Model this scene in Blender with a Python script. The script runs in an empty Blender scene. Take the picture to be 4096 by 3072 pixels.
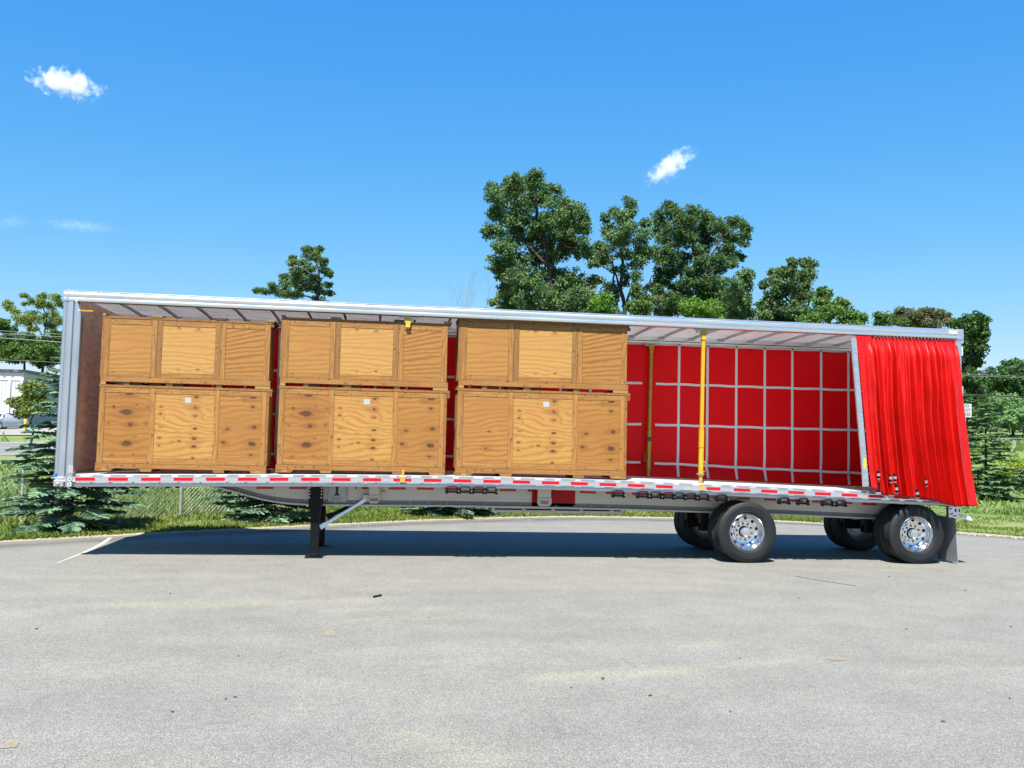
import bpy, math, random
import numpy as np
from mathutils import Vector, Matrix

# ------------------------------------------------------------------ camera, sky, sun, exposure
S = bpy.context.scene
COL = S.collection
F_PX, YAW, PITCH, ROLL = 924.12, 0.13927, 0.063117, 0.024085
CAM = Vector((4.865, -14.902, 1.930))
fw = Vector((math.sin(YAW)*math.cos(PITCH), math.cos(YAW)*math.cos(PITCH), math.sin(PITCH)))
rt = Vector((math.cos(YAW), -math.sin(YAW), 0.0)); up = rt.cross(fw)
r2 = rt*math.cos(ROLL) + up*math.sin(ROLL); u2 = up*math.cos(ROLL) - rt*math.sin(ROLL)
cd = bpy.data.cameras.new('camera'); cam = bpy.data.objects.new('camera', cd); COL.objects.link(cam)
cam.matrix_world = Matrix(((r2.x, u2.x, -fw.x, CAM.x), (r2.y, u2.y, -fw.y, CAM.y), (r2.z, u2.z, -fw.z, CAM.z), (0, 0, 0, 1)))
cd.sensor_width = 36.0; cd.lens = F_PX/1024*36.0; cd.clip_start = 0.1; cd.clip_end = 8000
S.camera = cam

SUN = Vector((-0.22, -0.60, 1.0)).normalized()
ELEV = math.asin(SUN.z); AZ = math.atan2(SUN.x, SUN.y)
w = bpy.data.worlds.new('World'); S.world = w; w.use_nodes = True
nt = w.node_tree; bg = nt.nodes['Background']
sky = nt.nodes.new('ShaderNodeTexSky'); sky.sky_type = 'NISHITA'; sky.sun_disc = False
sky.sun_elevation = ELEV; sky.sun_rotation = AZ % (2*math.pi)
sky.altitude = 300; sky.air_density = 1.0; sky.dust_density = 0.3; sky.ozone_density = 3.0
# deep summer blue: grade the sky colour channel by channel (displayed linear value -> power curve)
SKY_STR, EXPO = 0.12, 1.15
pre = nt.nodes.new('ShaderNodeVectorMath'); pre.operation = 'SCALE'; pre.inputs['Scale'].default_value = 0.153; nt.links.new(sky.outputs[0], pre.inputs[0])
sx = nt.nodes.new('ShaderNodeSeparateXYZ'); cx = nt.nodes.new('ShaderNodeCombineXYZ'); nt.links.new(pre.outputs[0], sx.inputs[0])
for ch, g_, k_ in ((0, 1.50, 1.00), (1, .72, .86), (2, .26, 1.04)):
    pw = nt.nodes.new('ShaderNodeMath'); pw.operation = 'POWER'; pw.inputs[1].default_value = g_; nt.links.new(sx.outputs[ch], pw.inputs[0])
    ml = nt.nodes.new('ShaderNodeMath'); ml.operation = 'MULTIPLY'; ml.inputs[1].default_value = k_/(SKY_STR*2**EXPO); nt.links.new(pw.outputs[0], ml.inputs[0]); nt.links.new(ml.outputs[0], cx.inputs[ch])
nt.links.new(cx.outputs[0], bg.inputs[0]); bg.inputs[1].default_value = SKY_STR
sl = bpy.data.lights.new('sun', 'SUN'); so = bpy.data.objects.new('sun', sl); COL.objects.link(so)
sl.energy = 4.8; sl.angle = math.radians(0.53); sl.color = (1.0, 0.96, 0.90)
so.rotation_euler = (-SUN).to_track_quat('-Z', 'Y').to_euler(); so.location = (0, -30, 40)
S.view_settings.view_transform = 'Standard'; S.view_settings.look = 'None'
S.view_settings.exposure = EXPO; S.view_settings.gamma = 1.0
S.render.engine = 'CYCLES'
S.cycles.volume_bounces = 3; S.cycles.max_bounces = 10; S.cycles.caustics_reflective = False
S.cycles.volume_max_steps = 128

# ------------------------------------------------------------------ materials
def mat(name, col=(.5, .5, .5), rough=.6, metal=0.0, spec=None, bump=None, trans=None, vary=None, attr=None, coat=None):
    """bump=(scale, strength, distance); vary=(scale, amount, (sx,sy,sz)); attr: colour attribute as base colour"""
    m = bpy.data.materials.new(name); m.use_nodes = True
    N = m.node_tree.nodes; L = m.node_tree.links; b = N['Principled BSDF']
    b.inputs['Base Color'].default_value = (*col, 1); b.inputs['Roughness'].default_value = rough
    b.inputs['Metallic'].default_value = metal
    if spec is not None: b.inputs['Specular IOR Level'].default_value = spec
    if coat: b.inputs['Coat Weight'].default_value = coat; b.inputs['Coat Roughness'].default_value = .12
    tc = N.new('ShaderNodeTexCoord')
    src = None
    if attr:
        a = N.new('ShaderNodeVertexColor'); a.layer_name = attr; src = a.outputs[0]
        L.new(src, b.inputs['Base Color'])
    if vary:
        mp = N.new('ShaderNodeMapping'); mp.inputs['Scale'].default_value = vary[2] if len(vary) > 2 else (1, 1, 1)
        L.new(tc.outputs['Object'], mp.inputs[0])
        n = N.new('ShaderNodeTexNoise'); n.inputs['Scale'].default_value = vary[0]; n.inputs['Detail'].default_value = 6
        L.new(mp.outputs[0], n.inputs['Vector'])
        mr = N.new('ShaderNodeMapRange'); mr.inputs['From Min'].default_value = .25; mr.inputs['From Max'].default_value = .75
        mr.inputs['To Min'].default_value = 1-vary[1]; mr.inputs['To Max'].default_value = 1+vary[1]
        L.new(n.outputs[0], mr.inputs[0])
        mx = N.new('ShaderNodeVectorMath'); mx.operation = 'SCALE'
        if src is not None: L.new(src, mx.inputs[0])
        else: mx.inputs[0].default_value = col
        L.new(mr.outputs[0], mx.inputs['Scale']); L.new(mx.outputs[0], b.inputs['Base Color'])
        if metal > 0:
            rr = N.new('ShaderNodeMapRange'); rr.inputs['To Min'].default_value = max(.05, rough-.12); rr.inputs['To Max'].default_value = rough+.12
            L.new(n.outputs[0], rr.inputs[0]); L.new(rr.outputs[0], b.inputs['Roughness'])
    if bump:
        n2 = N.new('ShaderNodeTexNoise'); n2.inputs['Scale'].default_value = bump[0]; n2.inputs['Detail'].default_value = 4
        L.new(tc.outputs['Object'], n2.inputs['Vector'])
        bp = N.new('ShaderNodeBump'); bp.inputs['Strength'].default_value = bump[1]; bp.inputs['Distance'].default_value = bump[2]
        L.new(n2.outputs[0], bp.inputs['Height']); L.new(bp.outputs[0], b.inputs['Normal'])
    if trans:
        t = N.new('ShaderNodeBsdfTranslucent'); ms = N.new('ShaderNodeMixShader'); ms.inputs[0].default_value = trans
        bc = b.inputs['Base Color']
        if bc.links: L.new(bc.links[0].from_socket, t.inputs[0])
        else: t.inputs[0].default_value = (*col, 1)
        out = N['Material Output']
        L.new(b.outputs[0], ms.inputs[1]); L.new(t.outputs[0], ms.inputs[2]); L.new(ms.outputs[0], out.inputs['Surface'])
    return m

M = {}
M['alu'] = mat('brushed_aluminium', (.66, .67, .70), .34, .92, vary=(6, .10, (.3, 4, 4)))
M['alu_rail'] = mat('extruded_aluminium', (.84, .85, .87), .26, .92, vary=(5, .06, (.2, 3, 3)))
M['alu_dull'] = mat('mill_aluminium_web', (.55, .54, .51), .5, .35, vary=(4, .10, (.25, 2, 5)))
M['alu_post'] = mat('grey_post_aluminium', (.44, .47, .51), .36, .8, vary=(5, .08, (3, 3, .3)))
M['alu_band'] = mat('dark_stiffener', (.20, .20, .19), .5, .4, vary=(5, .15))  # darker tone of the beam stiffener band
M['alu_dark'] = mat('weathered_aluminium', (.42, .42, .42), .45, .6, vary=(5, .15))
M['deck'] = mat('deck_aluminium', (.70, .70, .72), .45, .35, vary=(5, .10, (.15, 6, 1)))
M['alu_side'] = mat('matt_side_aluminium', (.50, .51, .53), .5, .7, vary=(5, .08, (.2, 3, 3)))
M['roof'] = mat('roof_sheet', (.85, .85, .84), .30, .25, vary=(3, .06), trans=.32)
M['chrome'] = mat('polished_aluminium', (.78, .79, .81), .13, 1.0, vary=(25, .10))
M['steel_black'] = mat('black_painted_steel', (.004, .0045, .0055), .5, 0, spec=.18, bump=(30, .1, .004), vary=(6, .3))
M['steel_bolt'] = mat('zinc_bolt', (.6, .6, .6), .35, .9)
M['rubber'] = mat('tyre_rubber', (.011, .0125, .014), .62, 0, spec=.35, bump=(60, .15, .003), vary=(5, .35))
M['flap'] = mat('grey_mud_flap', (.25, .26, .28), .6, 0, vary=(4, .15))
M['red'] = mat('red_vinyl', (.47, .005, .0035), .30, 0, spec=.4, bump=(16, .16, .012), vary=(2.5, .10), trans=.06)
M['red_lifted'] = mat('red_vinyl_lifted', (.95, .003, .007), .55, 0, spec=.2, bump=(8, .06, .01), vary=(2.5, .05), trans=.08)  # same vinyl as the near curtain, colour brightened against the interior shade
M['strap'] = mat('grey_white_webbing', (.86, .86, .85), .7, 0, vary=(20, .05), trans=.08)
M['tape_red'] = mat('red_reflective_tape', (.46, .004, .014), .35, 0, spec=.3)
M['tape_red_shaded'] = mat('red_reflective_tape_shade', (.45, .012, .025), .35, 0, spec=.6)  # shaded copy of the red tape: beam shade put into its colour
M['tape_white'] = mat('white_reflective_tape', (.40, .42, .45), .35, .4)
M['red_paint'] = mat('red_painted_panel', (.40, .003, .008), .45, 0, spec=.25, vary=(4, .08))
M['amber'] = mat('amber_lens', (.42, .12, .015), .25, 0, coat=.4, vary=(40, .2))
M['white_paint'] = mat('white_paint', (.50, .50, .49), .4, 0, vary=(6, .06))
M['paper'] = mat('paper_label', (.37, .365, .35), .7, 0, vary=(30, .05))
M['yellow'] = mat('yellow_paint', (.58, .30, .012), .42, 0, vary=(5, .08), bump=(30, .05, .003))
M['yellow_lab'] = mat('yellow_label', (.62, .43, .02), .4, 0, vary=(9, .04))
M['ochre'] = mat('dark_and_shaded_ochre', (.45, .30, .03), .4, .2, vary=(8, .15))  # dark yellow brackets; shade of the far post put into the colour too
M['ink'] = mat('black_ink', (.02, .02, .02), .6)
M['ink_brown'] = mat('brown_stamp_ink', (.10, .055, .03), .7)
M['blue'] = mat('blue_plastic', (.02, .14, .55), .4)
M['bulk'] = mat('bulkhead_plywood', (.93, .68, .55), .55, 0, vary=(3.5, .28, (1, 1.2, 5)), bump=(30, .1, .003))
M['crate_v'] = mat('crate_plywood', rough=.55, attr='Col', vary=(45, .07, (1, 1, 5)))
M['wood'] = mat('crate_lumber', rough=.6, attr='Col', vary=(30, .09), bump=(40, .12, .003))
M['stamp_pink'] = mat('pink_stain', (.62, .24, .14), .6)
M['hole'] = mat('painted_hole_dark', (.006, .006, .007), .9)  # flat black painted for the darkness inside holes and slots
M['glass'] = mat('car_glass', (.02, .04, .045), .08, 0, spec=.8, vary=(3, .3))
M['car'] = mat('silver_car_paint', (.55, .56, .57), .35, .15, coat=.5, vary=(3, .04))
M['bark'] = mat('tree_bark', (.040, .033, .026), .85, 0, bump=(12, .5, .04), vary=(6, .3))
M['pole'] = mat('galvanised_steel', (.46, .47, .48), .45, .6, vary=(8, .1))
M['wall_metal'] = mat('white_metal_siding', (.46, .475, .49), .45, 0, vary=(1.5, .04))
M['trim'] = mat('white_trim', (.52, .53, .54), .45, 0, vary=(3, .03))
M['roof_metal'] = mat('dark_green_roof', (.10, .14, .12), .5, 0, vary=(2, .1))
M['sign_white'] = mat('sign_sheet_white', (.42, .44, .43), .4, 0, vary=(5, .03))
M['concrete_yellow'] = mat('bollard_yellow', (.70, .42, .02), .5, 0, vary=(6, .1))
M['pebble'] = mat('dark_stone', (.06, .058, .06), .8, 0, vary=(30, .3))
M['pale_stone'] = mat('pale_gravel', (.34, .32, .28), .85, 0, vary=(14, .25))
M['wire'] = mat('black_cable', (.03, .03, .032), .5, vary=(3, .1))
M['wire_pale'] = mat('pale_cable', (.20, .21, .22), .6, 0, vary=(3, .1))

def leaf_mat(name, trans=.28, rough=.42, spec=.5):
    return mat(name, rough=rough, spec=spec, attr='Col', trans=trans)
M['leaf'] = leaf_mat('leaf', .30, .55, .22); M['needle'] = leaf_mat('spruce_needle', .08, .55, .3); M['blade'] = leaf_mat('grass_blade', .30, .55, .25)

# ------------------------------------------------------------------ mesh helpers
class MB:
    def __init__(s): s.v = []; s.f = []
    def add(s, vs, fs):
        n = len(s.v); s.v += [tuple(p) for p in vs]; s.f += [tuple(i+n for i in q) for q in fs]; return s
    def box(s, x0, x1, y0, y1, z0, z1):
        return s.add([(x0, y0, z0), (x1, y0, z0), (x1, y1, z0), (x0, y1, z0), (x0, y0, z1), (x1, y0, z1), (x1, y1, z1), (x0, y1, z1)],
                     [(0, 3, 2, 1), (4, 5, 6, 7), (0, 1, 5, 4), (1, 2, 6, 5), (2, 3, 7, 6), (3, 0, 4, 7)])
    def prism(s, rings, closed=True, caps=True):
        n = len(rings[0]); k = len(s.v)
        for r in rings: s.v += [tuple(p) for p in r]
        for i in range(len(rings)-1):
            for j in range(n if closed else n-1):
                a = k+i*n+j; b = k+i*n+(j+1) % n; s.f.append((a, b, b+n, a+n))
        if caps and closed:
            s.f.append(tuple(k+j for j in range(n))[::-1]); s.f.append(tuple(k+(len(rings)-1)*n+j for j in range(n)))
        return s
    def tube(s, path, r, n=8, r1=None):
        rings = []; path = [Vector(p) for p in path]; m = len(path)
        for i, p in enumerate(path):
            d = (path[min(i+1, m-1)]-path[max(i-1, 0)]).normalized()
            a = d.cross(Vector((0, 0, 1)) if abs(d.z) < .9 else Vector((1, 0, 0))).normalized(); b = d.cross(a)
            rr = r if r1 is None else r+(r1-r)*i/(m-1)
            rings.append([p+(a*math.cos(t)+b*math.sin(t))*rr for t in [2*math.pi*j/n for j in range(n)]])
        return s.prism(rings)
    def lathe(s, prof, c, n=48, axis='y', close=True):
        rings = []
        for r, h in prof:
            ring = []
            for j in range(n):
                t = 2*math.pi*j/n; a, b = r*math.cos(t), r*math.sin(t)
                ring.append((c[0]+a, c[1]+h, c[2]+b) if axis == 'y' else ((c[0]+a, c[1]+b, c[2]+h) if axis == 'z' else (c[0]+h, c[1]+a, c[2]+b)))
            rings.append(ring)
        return s.prism(rings, True, close)
    def build(s, name, m, parent=None, smooth=False, bevel=0, loc=None):
        me = bpy.data.meshes.new(name); me.from_pydata(s.v, [], s.f); me.update()
        return finish(name, me, m, parent, smooth, bevel, loc)

def finish(name, me, m, parent=None, smooth=False, bevel=0, loc=None):
    o = bpy.data.objects.new(name, me); COL.objects.link(o)
    if m is not None: me.materials.append(M[m] if isinstance(m, str) else m)
    if smooth:
        for p in me.polygons: p.use_smooth = True
        if smooth == 'auto':
            me.set_sharp_from_angle(angle=math.radians(35))
    if bevel:
        bm_ = o.modifiers.new('bevel', 'BEVEL'); bm_.width = bevel; bm_.segments = 2; bm_.limit_method = 'ANGLE'
    if parent is not None:
        o.parent = parent
        base = root_offset(parent); o.location = -base
    elif loc is not None:
        o.location = loc
    return o

def root_offset(o):
    p = Vector((0, 0, 0))
    while o is not None: p += Vector(o.location); o = o.parent
    return p

def np_mesh(name, V, Fc, m, parent=None, cols=None, smooth=False, loc=None):
    """V (n,3); Fc (k,3 or 4) int; cols per-face rgb or per-vertex rgb"""
    V = np.asarray(V, dtype=np.float32); Fc = np.asarray(Fc, dtype=np.int32); k = Fc.shape[1]
    me = bpy.data.meshes.new(name)
    me.vertices.add(len(V)); me.vertices.foreach_set('co', V.ravel())
    me.loops.add(Fc.size); me.loops.foreach_set('vertex_index', Fc.ravel())
    me.polygons.add(len(Fc)); me.polygons.foreach_set('loop_start', np.arange(0, Fc.size, k, dtype=np.int32))
    try: me.polygons.foreach_set('loop_total', np.full(len(Fc), k, dtype=np.int32))
    except Exception: pass
    me.update(calc_edges=True)
    if cols is not None:
        c = np.asarray(cols, dtype=np.float32)
        if len(c) == len(Fc):
            cc = np.repeat(c, k, axis=0); dom = 'CORNER'
        else: cc = c; dom = 'POINT'
        at = me.color_attributes.new('Col', 'FLOAT_COLOR', dom)
        at.data.foreach_set('color', np.concatenate([cc, np.ones((len(cc), 1), np.float32)], axis=1).ravel())
    return finish(name, me, m, parent, smooth, 0, loc)

def setcol(o, c):
    me = o.data; at = me.color_attributes.new('Col', 'FLOAT_COLOR', 'POINT')
    n = len(me.vertices); at.data.foreach_set('color', np.tile(np.array([*c, 1], np.float32), n))

def tag(o, label=None, cat=None, group=None, kind=None):
    if label: o['label'] = label
    if cat: o['category'] = cat
    if group: o['group'] = group
    if kind: o['kind'] = kind
    return o
def empty(name, loc, label=None, cat=None, group=None):
    o = bpy.data.objects.new(name, None); COL.objects.link(o); o.location = loc; o.empty_display_size = .2
    return tag(o, label, cat, group)
def copy_tree(o, parent=None):
    c = o.copy(); COL.objects.link(c)
    if parent is not None: c.parent = parent
    for ch in list(o.children): copy_tree(ch, c)
    return c

class VN:
    """smooth 2-D value noise"""
    def __init__(s, seed): s.t = np.random.RandomState(seed).rand(256, 256).astype(np.float64)
    def __call__(s, x, y):
        xi = np.floor(x).astype(int); yi = np.floor(y).astype(int); fx = x-xi; fy = y-yi
        fx = fx*fx*(3-2*fx); fy = fy*fy*(3-2*fy); g = lambda a, b: s.t[a % 256, b % 256]
        return (g(xi, yi)*(1-fx)+g(xi+1, yi)*fx)*(1-fy)+(g(xi, yi+1)*(1-fx)+g(xi+1, yi+1)*fx)*fy
def rot_quads(P, size, rng, aspect=1.0, tri=False, nrm=None):
    """random little quads at P (n,3) with sizes (n,)"""
    n = len(P); a = rng.normal(size=(n, 3)); a /= np.linalg.norm(a, axis=1, keepdims=True)
    b = rng.normal(size=(n, 3)); b -= (a*b).sum(1, keepdims=True)*a; b /= np.linalg.norm(b, axis=1, keepdims=True)
    a *= size[:, None]*.5; b *= size[:, None]*.5*aspect
    V = np.stack([P-a-b*.35, P+a*.15-b, P+a+b*.25, P-a*.15+b], axis=1).reshape(-1, 3)
    return V, np.arange(4*n).reshape(n, 4)

TREES = {
 'T1': ((16.97, 55.91, 2.55), [(-1.18, -2.37, 19.31, 0.7, 0.7), (-1.2, -3.19, 19.55, 0.31, 0.31), (-2.51, -1.21, 19.31, 0.79, 0.63), (-2.72, -2.64, 19.3, 0.39, 0.31), (-4.12, -2.9, 17.96, 0.77, 0.69), (-4.14, -0.93, 18.97, 0.32, 0.32), (-1.64, 1.86, 18.96, 1.65, 0.99), (0.19, 0.87, 19.23, 1.15, 0.9), (0.79, 0.54, 19.68, 0.49, 0.41), (-3.96, -1.89, 16.57, 0.78, 0.7), (-1.59, -0.32, 16.77, 1.6, 1.2), (0.5, -2.19, 16.76, 1.25, 1.1), (1.13, -2.96, 17.4, 0.54, 0.54), (1.69, -3.38, 16.54, 1.0, 0.77), (2.7, -2.83, 15.95, 0.55, 0.78), (-3.92, 2.4, 16.36, 0.66, 0.5), (-2.27, 1.6, 15.94, 1.23, 0.82), (0.31, 1.1, 15.97, 1.47, 0.98), (2.33, 0.79, 15.77, 1.39, 0.98), (-3.21, -2.01, 14.06, 0.86, 0.62), (-3.78, -1.15, 13.02, 0.71, 0.63), (-2.03, 0.51, 13.34, 1.29, 0.89), (-0.11, 0.83, 14.07, 1.06, 0.81), (1.62, 1.3, 14.59, 0.9, 0.66), (3.19, 1.21, 14.91, 0.74, 0.58), (-1.84, -2.69, 11.66, 1.23, 0.77), (-2.72, 0.57, 11.85, 0.64, 0.73), (0.68, 0.45, 12.57, 1.3, 0.73), (2.18, -0.73, 11.95, 1.12, 0.88), (-1.33, -2.14, 10.44, 1.48, 0.78), (1.31, -0.73, 10.78, 1.51, 0.88), (2.25, -3.18, 10.53, 0.62, 0.69), (4.09, 1.42, 14.83, 0.5, 0.5), (-2.06, 2.14, 10.4, 0.99, 0.49), (-0.56, 0.03, 10.0, 1.2, 0.48), (1.14, -1.7, 9.83, 1.18, 0.47), (3.29, 1.65, 10.57, 0.74, 0.58), (-3.17, 0.38, 12.61, 0.48, 0.48), (-0.31, 1.89, 12.19, 0.74, 0.66), (-1.94, 1.96, 11.3, 0.99, 0.58), (0.14, -0.4, 11.42, 0.96, 0.64)],
   [[(0.65, -0.43, 9.99), (0.54, -0.56, 12.22), (0.02, -0.66, 15.0), (-0.7, -0.73, 17.69), (-0.92, -0.82, 19.52)], [(0.55, -0.58, 12.62), (1.06, -0.78, 14.63), (1.95, -1.02, 16.48)], [(0.44, -0.59, 13.02), (-1.56, -0.43, 14.96), (-3.08, -0.39, 17.64)], [(-1.08, -0.18, 9.95), (-1.31, -0.28, 11.94), (-2.46, -0.21, 13.35)]]),
 'T2': ((23.0, 55.06, 2.66), [(0.29, -1.33, 17.99, 0.47, 0.47), (-0.63, -0.23, 17.45, 0.31, 0.31), (-1.39, -0.93, 16.82, 0.31, 0.37), (-0.49, -2.4, 16.52, 0.73, 0.53), (0.35, -1.82, 17.05, 0.34, 0.34), (-0.67, 0.93, 16.39, 0.63, 0.56), (-0.41, -2.95, 15.52, 0.73, 0.59), (-1.24, -2.77, 14.85, 0.73, 0.53), (1.81, -0.38, 16.65, 0.45, 0.38), (1.17, -1.95, 15.3, 0.67, 0.54), (0.04, -0.5, 15.14, 0.68, 0.41), (-1.71, -0.54, 14.62, 0.61, 0.34), (-2.44, -1.04, 13.93, 0.54, 0.47), (-0.53, 1.95, 14.63, 0.85, 0.56), (-0.22, -2.09, 13.84, 0.8, 0.4), (1.26, -1.22, 14.09, 0.68, 0.54), (-2.63, -1.67, 13.05, 0.4, 0.27), (-1.28, 0.28, 13.56, 0.69, 0.34), (0.83, -1.8, 13.27, 0.74, 0.4), (-0.38, -1.19, 12.78, 0.61, 0.3), (1.97, 0.33, 14.79, 0.69, 0.55), (-2.06, -1.08, 11.9, 0.81, 0.27), (-0.75, -0.03, 11.39, 0.55, 0.55), (0.88, 1.42, 12.48, 0.32, 0.49), (0.63, -2.58, 12.11, 0.33, 0.33), (0.61, -2.71, 11.02, 0.3, 0.66), (1.38, -1.94, 10.57, 0.6, 0.4), (1.6, 0.76, 10.3, 1.04, 0.35), (-0.39, 0.26, 10.69, 0.41, 0.41)],
   [[(0.34, -0.37, 9.8), (-0.03, -0.45, 11.77), (0.04, -0.59, 13.81), (0.19, -0.72, 15.51), (0.33, -0.86, 17.42)], [(-0.23, -0.29, 9.79), (-0.57, -0.37, 11.75), (-0.69, -0.46, 13.45), (-1.03, -0.55, 15.48)], [(0.53, -0.43, 10.28), (0.79, -0.55, 11.58), (1.14, -0.7, 13.15), (1.48, -0.87, 15.14)], [(1.63, -0.6, 10.51), (2.25, -0.79, 12.16), (2.69, -0.92, 13.19)], [(0.05, -0.43, 11.29), (-0.39, -0.44, 12.44), (-1.11, -0.43, 13.78)]]),
 'T3': ((30.59, 58.01, 2.96), [(-3.24, -1.99, 18.24, 0.53, 0.49), (-3.89, -1.29, 17.51, 0.5, 0.5), (-2.98, -2.34, 17.38, 0.77, 0.56), (-0.98, -0.96, 18.2, 0.57, 0.5), (-2.19, -3.23, 16.86, 0.83, 0.55), (0.37, 0.31, 18.07, 0.66, 0.58), (1.36, 1.36, 18.3, 0.33, 0.41), (-2.55, 2.31, 17.55, 0.82, 0.6), (-1.55, 0.86, 17.13, 1.1, 0.59), (0.72, 1.9, 17.34, 1.12, 0.67), (0.18, -3.68, 16.4, 0.69, 0.55), (2.01, -2.34, 17.03, 0.71, 0.49), (4.34, 1.4, 17.73, 0.56, 0.56), (-2.54, 1.3, 16.28, 1.03, 0.51), (-1.64, -1.01, 15.83, 0.93, 0.57), (1.08, 1.79, 16.58, 0.74, 0.52), (2.35, -0.34, 16.49, 0.87, 0.58), (4.03, 0.62, 16.64, 0.48, 0.66), (-3.93, -1.32, 14.49, 0.71, 0.5), (-3.21, -2.05, 14.66, 0.77, 0.56), (-1.74, -0.71, 14.58, 0.64, 0.5), (-0.96, -2.69, 14.51, 0.56, 0.49), (1.51, -1.58, 15.01, 0.78, 0.57), (4.04, 1.58, 15.26, 0.52, 0.34), (1.99, -1.88, 13.97, 0.35, 0.39), (-0.77, -3.42, 13.53, 0.83, 0.48), (0.6, -3.41, 13.75, 0.76, 0.49), (-3.56, -2.06, 13.65, 0.84, 0.49), (-1.14, 1.29, 14.12, 0.51, 0.44), (-3.4, -0.87, 12.95, 0.71, 0.5), (-2.62, -1.42, 13.04, 0.49, 0.35), (-1.74, -2.71, 12.78, 0.84, 0.42), (1.76, 2.09, 14.04, 1.12, 0.52), (-3.33, -0.46, 12.23, 0.71, 0.36), (-4.4, -1.58, 11.5, 0.77, 0.35), (-1.79, -2.88, 11.97, 1.04, 0.49), (-0.15, -3.13, 12.01, 1.18, 0.62), (-0.71, -2.31, 11.2, 1.19, 0.56), (-1.27, 0.82, 11.74, 0.8, 0.51), (0.64, -2.6, 10.94, 0.98, 0.7), (-3.35, -2.67, 10.46, 0.97, 0.55), (2.11, -0.71, 10.57, 0.72, 0.65), (-3.3, -1.38, 9.88, 1.06, 0.42), (-0.31, 2.71, 10.5, 1.12, 0.45), (-0.2, -2.57, 9.64, 1.12, 0.42), (2.36, -0.47, 9.89, 0.86, 0.43), (-1.68, 1.43, 12.19, 0.66, 0.44), (-0.63, -0.84, 10.79, 1.07, 0.5), (1.05, 2.12, 15.82, 0.45, 0.45)],
   [[(-0.27, -0.28, 9.95), (-0.38, -0.41, 12.1), (-0.63, -0.52, 14.46), (-1.06, -0.6, 16.6), (-1.24, -0.64, 17.68)], [(-1.68, -0.13, 10.63), (-1.73, -0.28, 13.14), (-2.02, -0.39, 15.5), (-2.67, -0.46, 18.0)], [(-0.13, -0.43, 11.96), (0.58, -0.69, 14.49), (1.66, -0.96, 16.31), (2.63, -1.14, 17.05)]]),
 'T3b': ((30.14, 48.0, 2.55), [(-0.01, -0.53, 11.65, 0.53, 0.37), (0.02, -1.39, 11.63, 0.25, 0.25), (-0.03, -0.73, 10.99, 0.56, 0.5), (-1.45, -1.88, 10.85, 0.61, 0.37), (-0.6, -0.57, 10.3, 0.87, 0.56), (-0.33, -1.18, 9.53, 0.55, 0.55), (1.02, 0.98, 9.27, 0.51, 0.32), (-0.02, 0.89, 9.66, 0.76, 0.51)],
   [[(-0.2, -0.24, 8.73), (-0.18, -0.33, 10.11), (0.02, -0.44, 11.48)]]),
 'T3c': ((24.66, 40.72, 2.08), [(-0.44, -0.22, 8.77, 0.93, 0.27), (-0.28, -1.35, 8.29, 0.97, 0.32), (-1.0, -0.71, 8.29, 0.81, 0.33), (0.32, -0.95, 8.75, 0.43, 0.22)],
   [[(-0.31, -0.18, 7.9), (-0.38, -0.21, 8.55)]]),
 'T4': ((36.0, 53.22, 2.9), [(-0.44, -1.96, 13.2, 0.43, 0.35), (0.9, -2.02, 13.09, 0.39, 0.39), (1.98, 1.01, 13.89, 0.32, 0.27), (-0.73, -2.2, 12.45, 0.56, 0.43), (0.17, -2.77, 12.22, 0.64, 0.38), (-0.2, 1.65, 13.17, 0.5, 0.41), (-0.84, -0.02, 12.12, 0.57, 0.4), (1.95, 1.72, 12.37, 0.82, 0.55), (-0.47, -0.84, 11.2, 1.05, 0.52), (1.78, 1.35, 11.39, 1.0, 0.63), (-1.06, 0.52, 11.04, 0.8, 0.45), (-1.43, 1.21, 12.03, 0.31, 0.31), (-1.47, 1.09, 10.29, 0.4, 0.49), (-0.92, -0.23, 9.95, 0.97, 0.53), (-0.5, -2.31, 9.67, 0.94, 0.6), (-2.44, -1.41, 9.19, 0.43, 0.35), (0.52, 1.51, 9.53, 1.36, 0.45), (-0.49, 1.8, 9.25, 0.81, 0.36), (1.18, 1.7, 9.13, 1.18, 0.36), (1.1, -1.27, 9.19, 0.7, 0.52)],
   [[(0.43, -0.33, 8.93), (0.45, -0.46, 10.95), (0.75, -0.6, 12.45), (0.29, -0.59, 13.32)], [(0.3, -0.4, 10.33), (-0.87, -0.3, 11.36), (-1.17, -0.34, 12.58)]]),
 'T4b': ((35.79, 45.19, 2.56), [(-1.06, 0.49, 9.16, 0.63, 0.51), (-0.35, 0.9, 10.21, 0.44, 0.32), (-0.81, 0.31, 10.5, 0.2, 0.2), (-0.01, 0.9, 10.39, 0.24, 0.2), (-1.0, -0.07, 9.64, 0.55, 0.31), (0.11, 0.3, 9.43, 0.71, 0.36), (0.71, 0.33, 9.62, 0.51, 0.32), (-1.0, -1.07, 8.71, 1.08, 0.46), (1.51, 1.2, 9.13, 0.72, 0.36), (2.39, 1.24, 8.77, 0.52, 0.28), (-2.49, -1.61, 8.27, 0.84, 0.34), (1.94, 1.37, 8.69, 0.97, 0.32)],
   [[(-0.38, -0.17, 8.07), (-0.5, -0.23, 9.17), (-0.91, -0.23, 10.09)]]),
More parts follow.
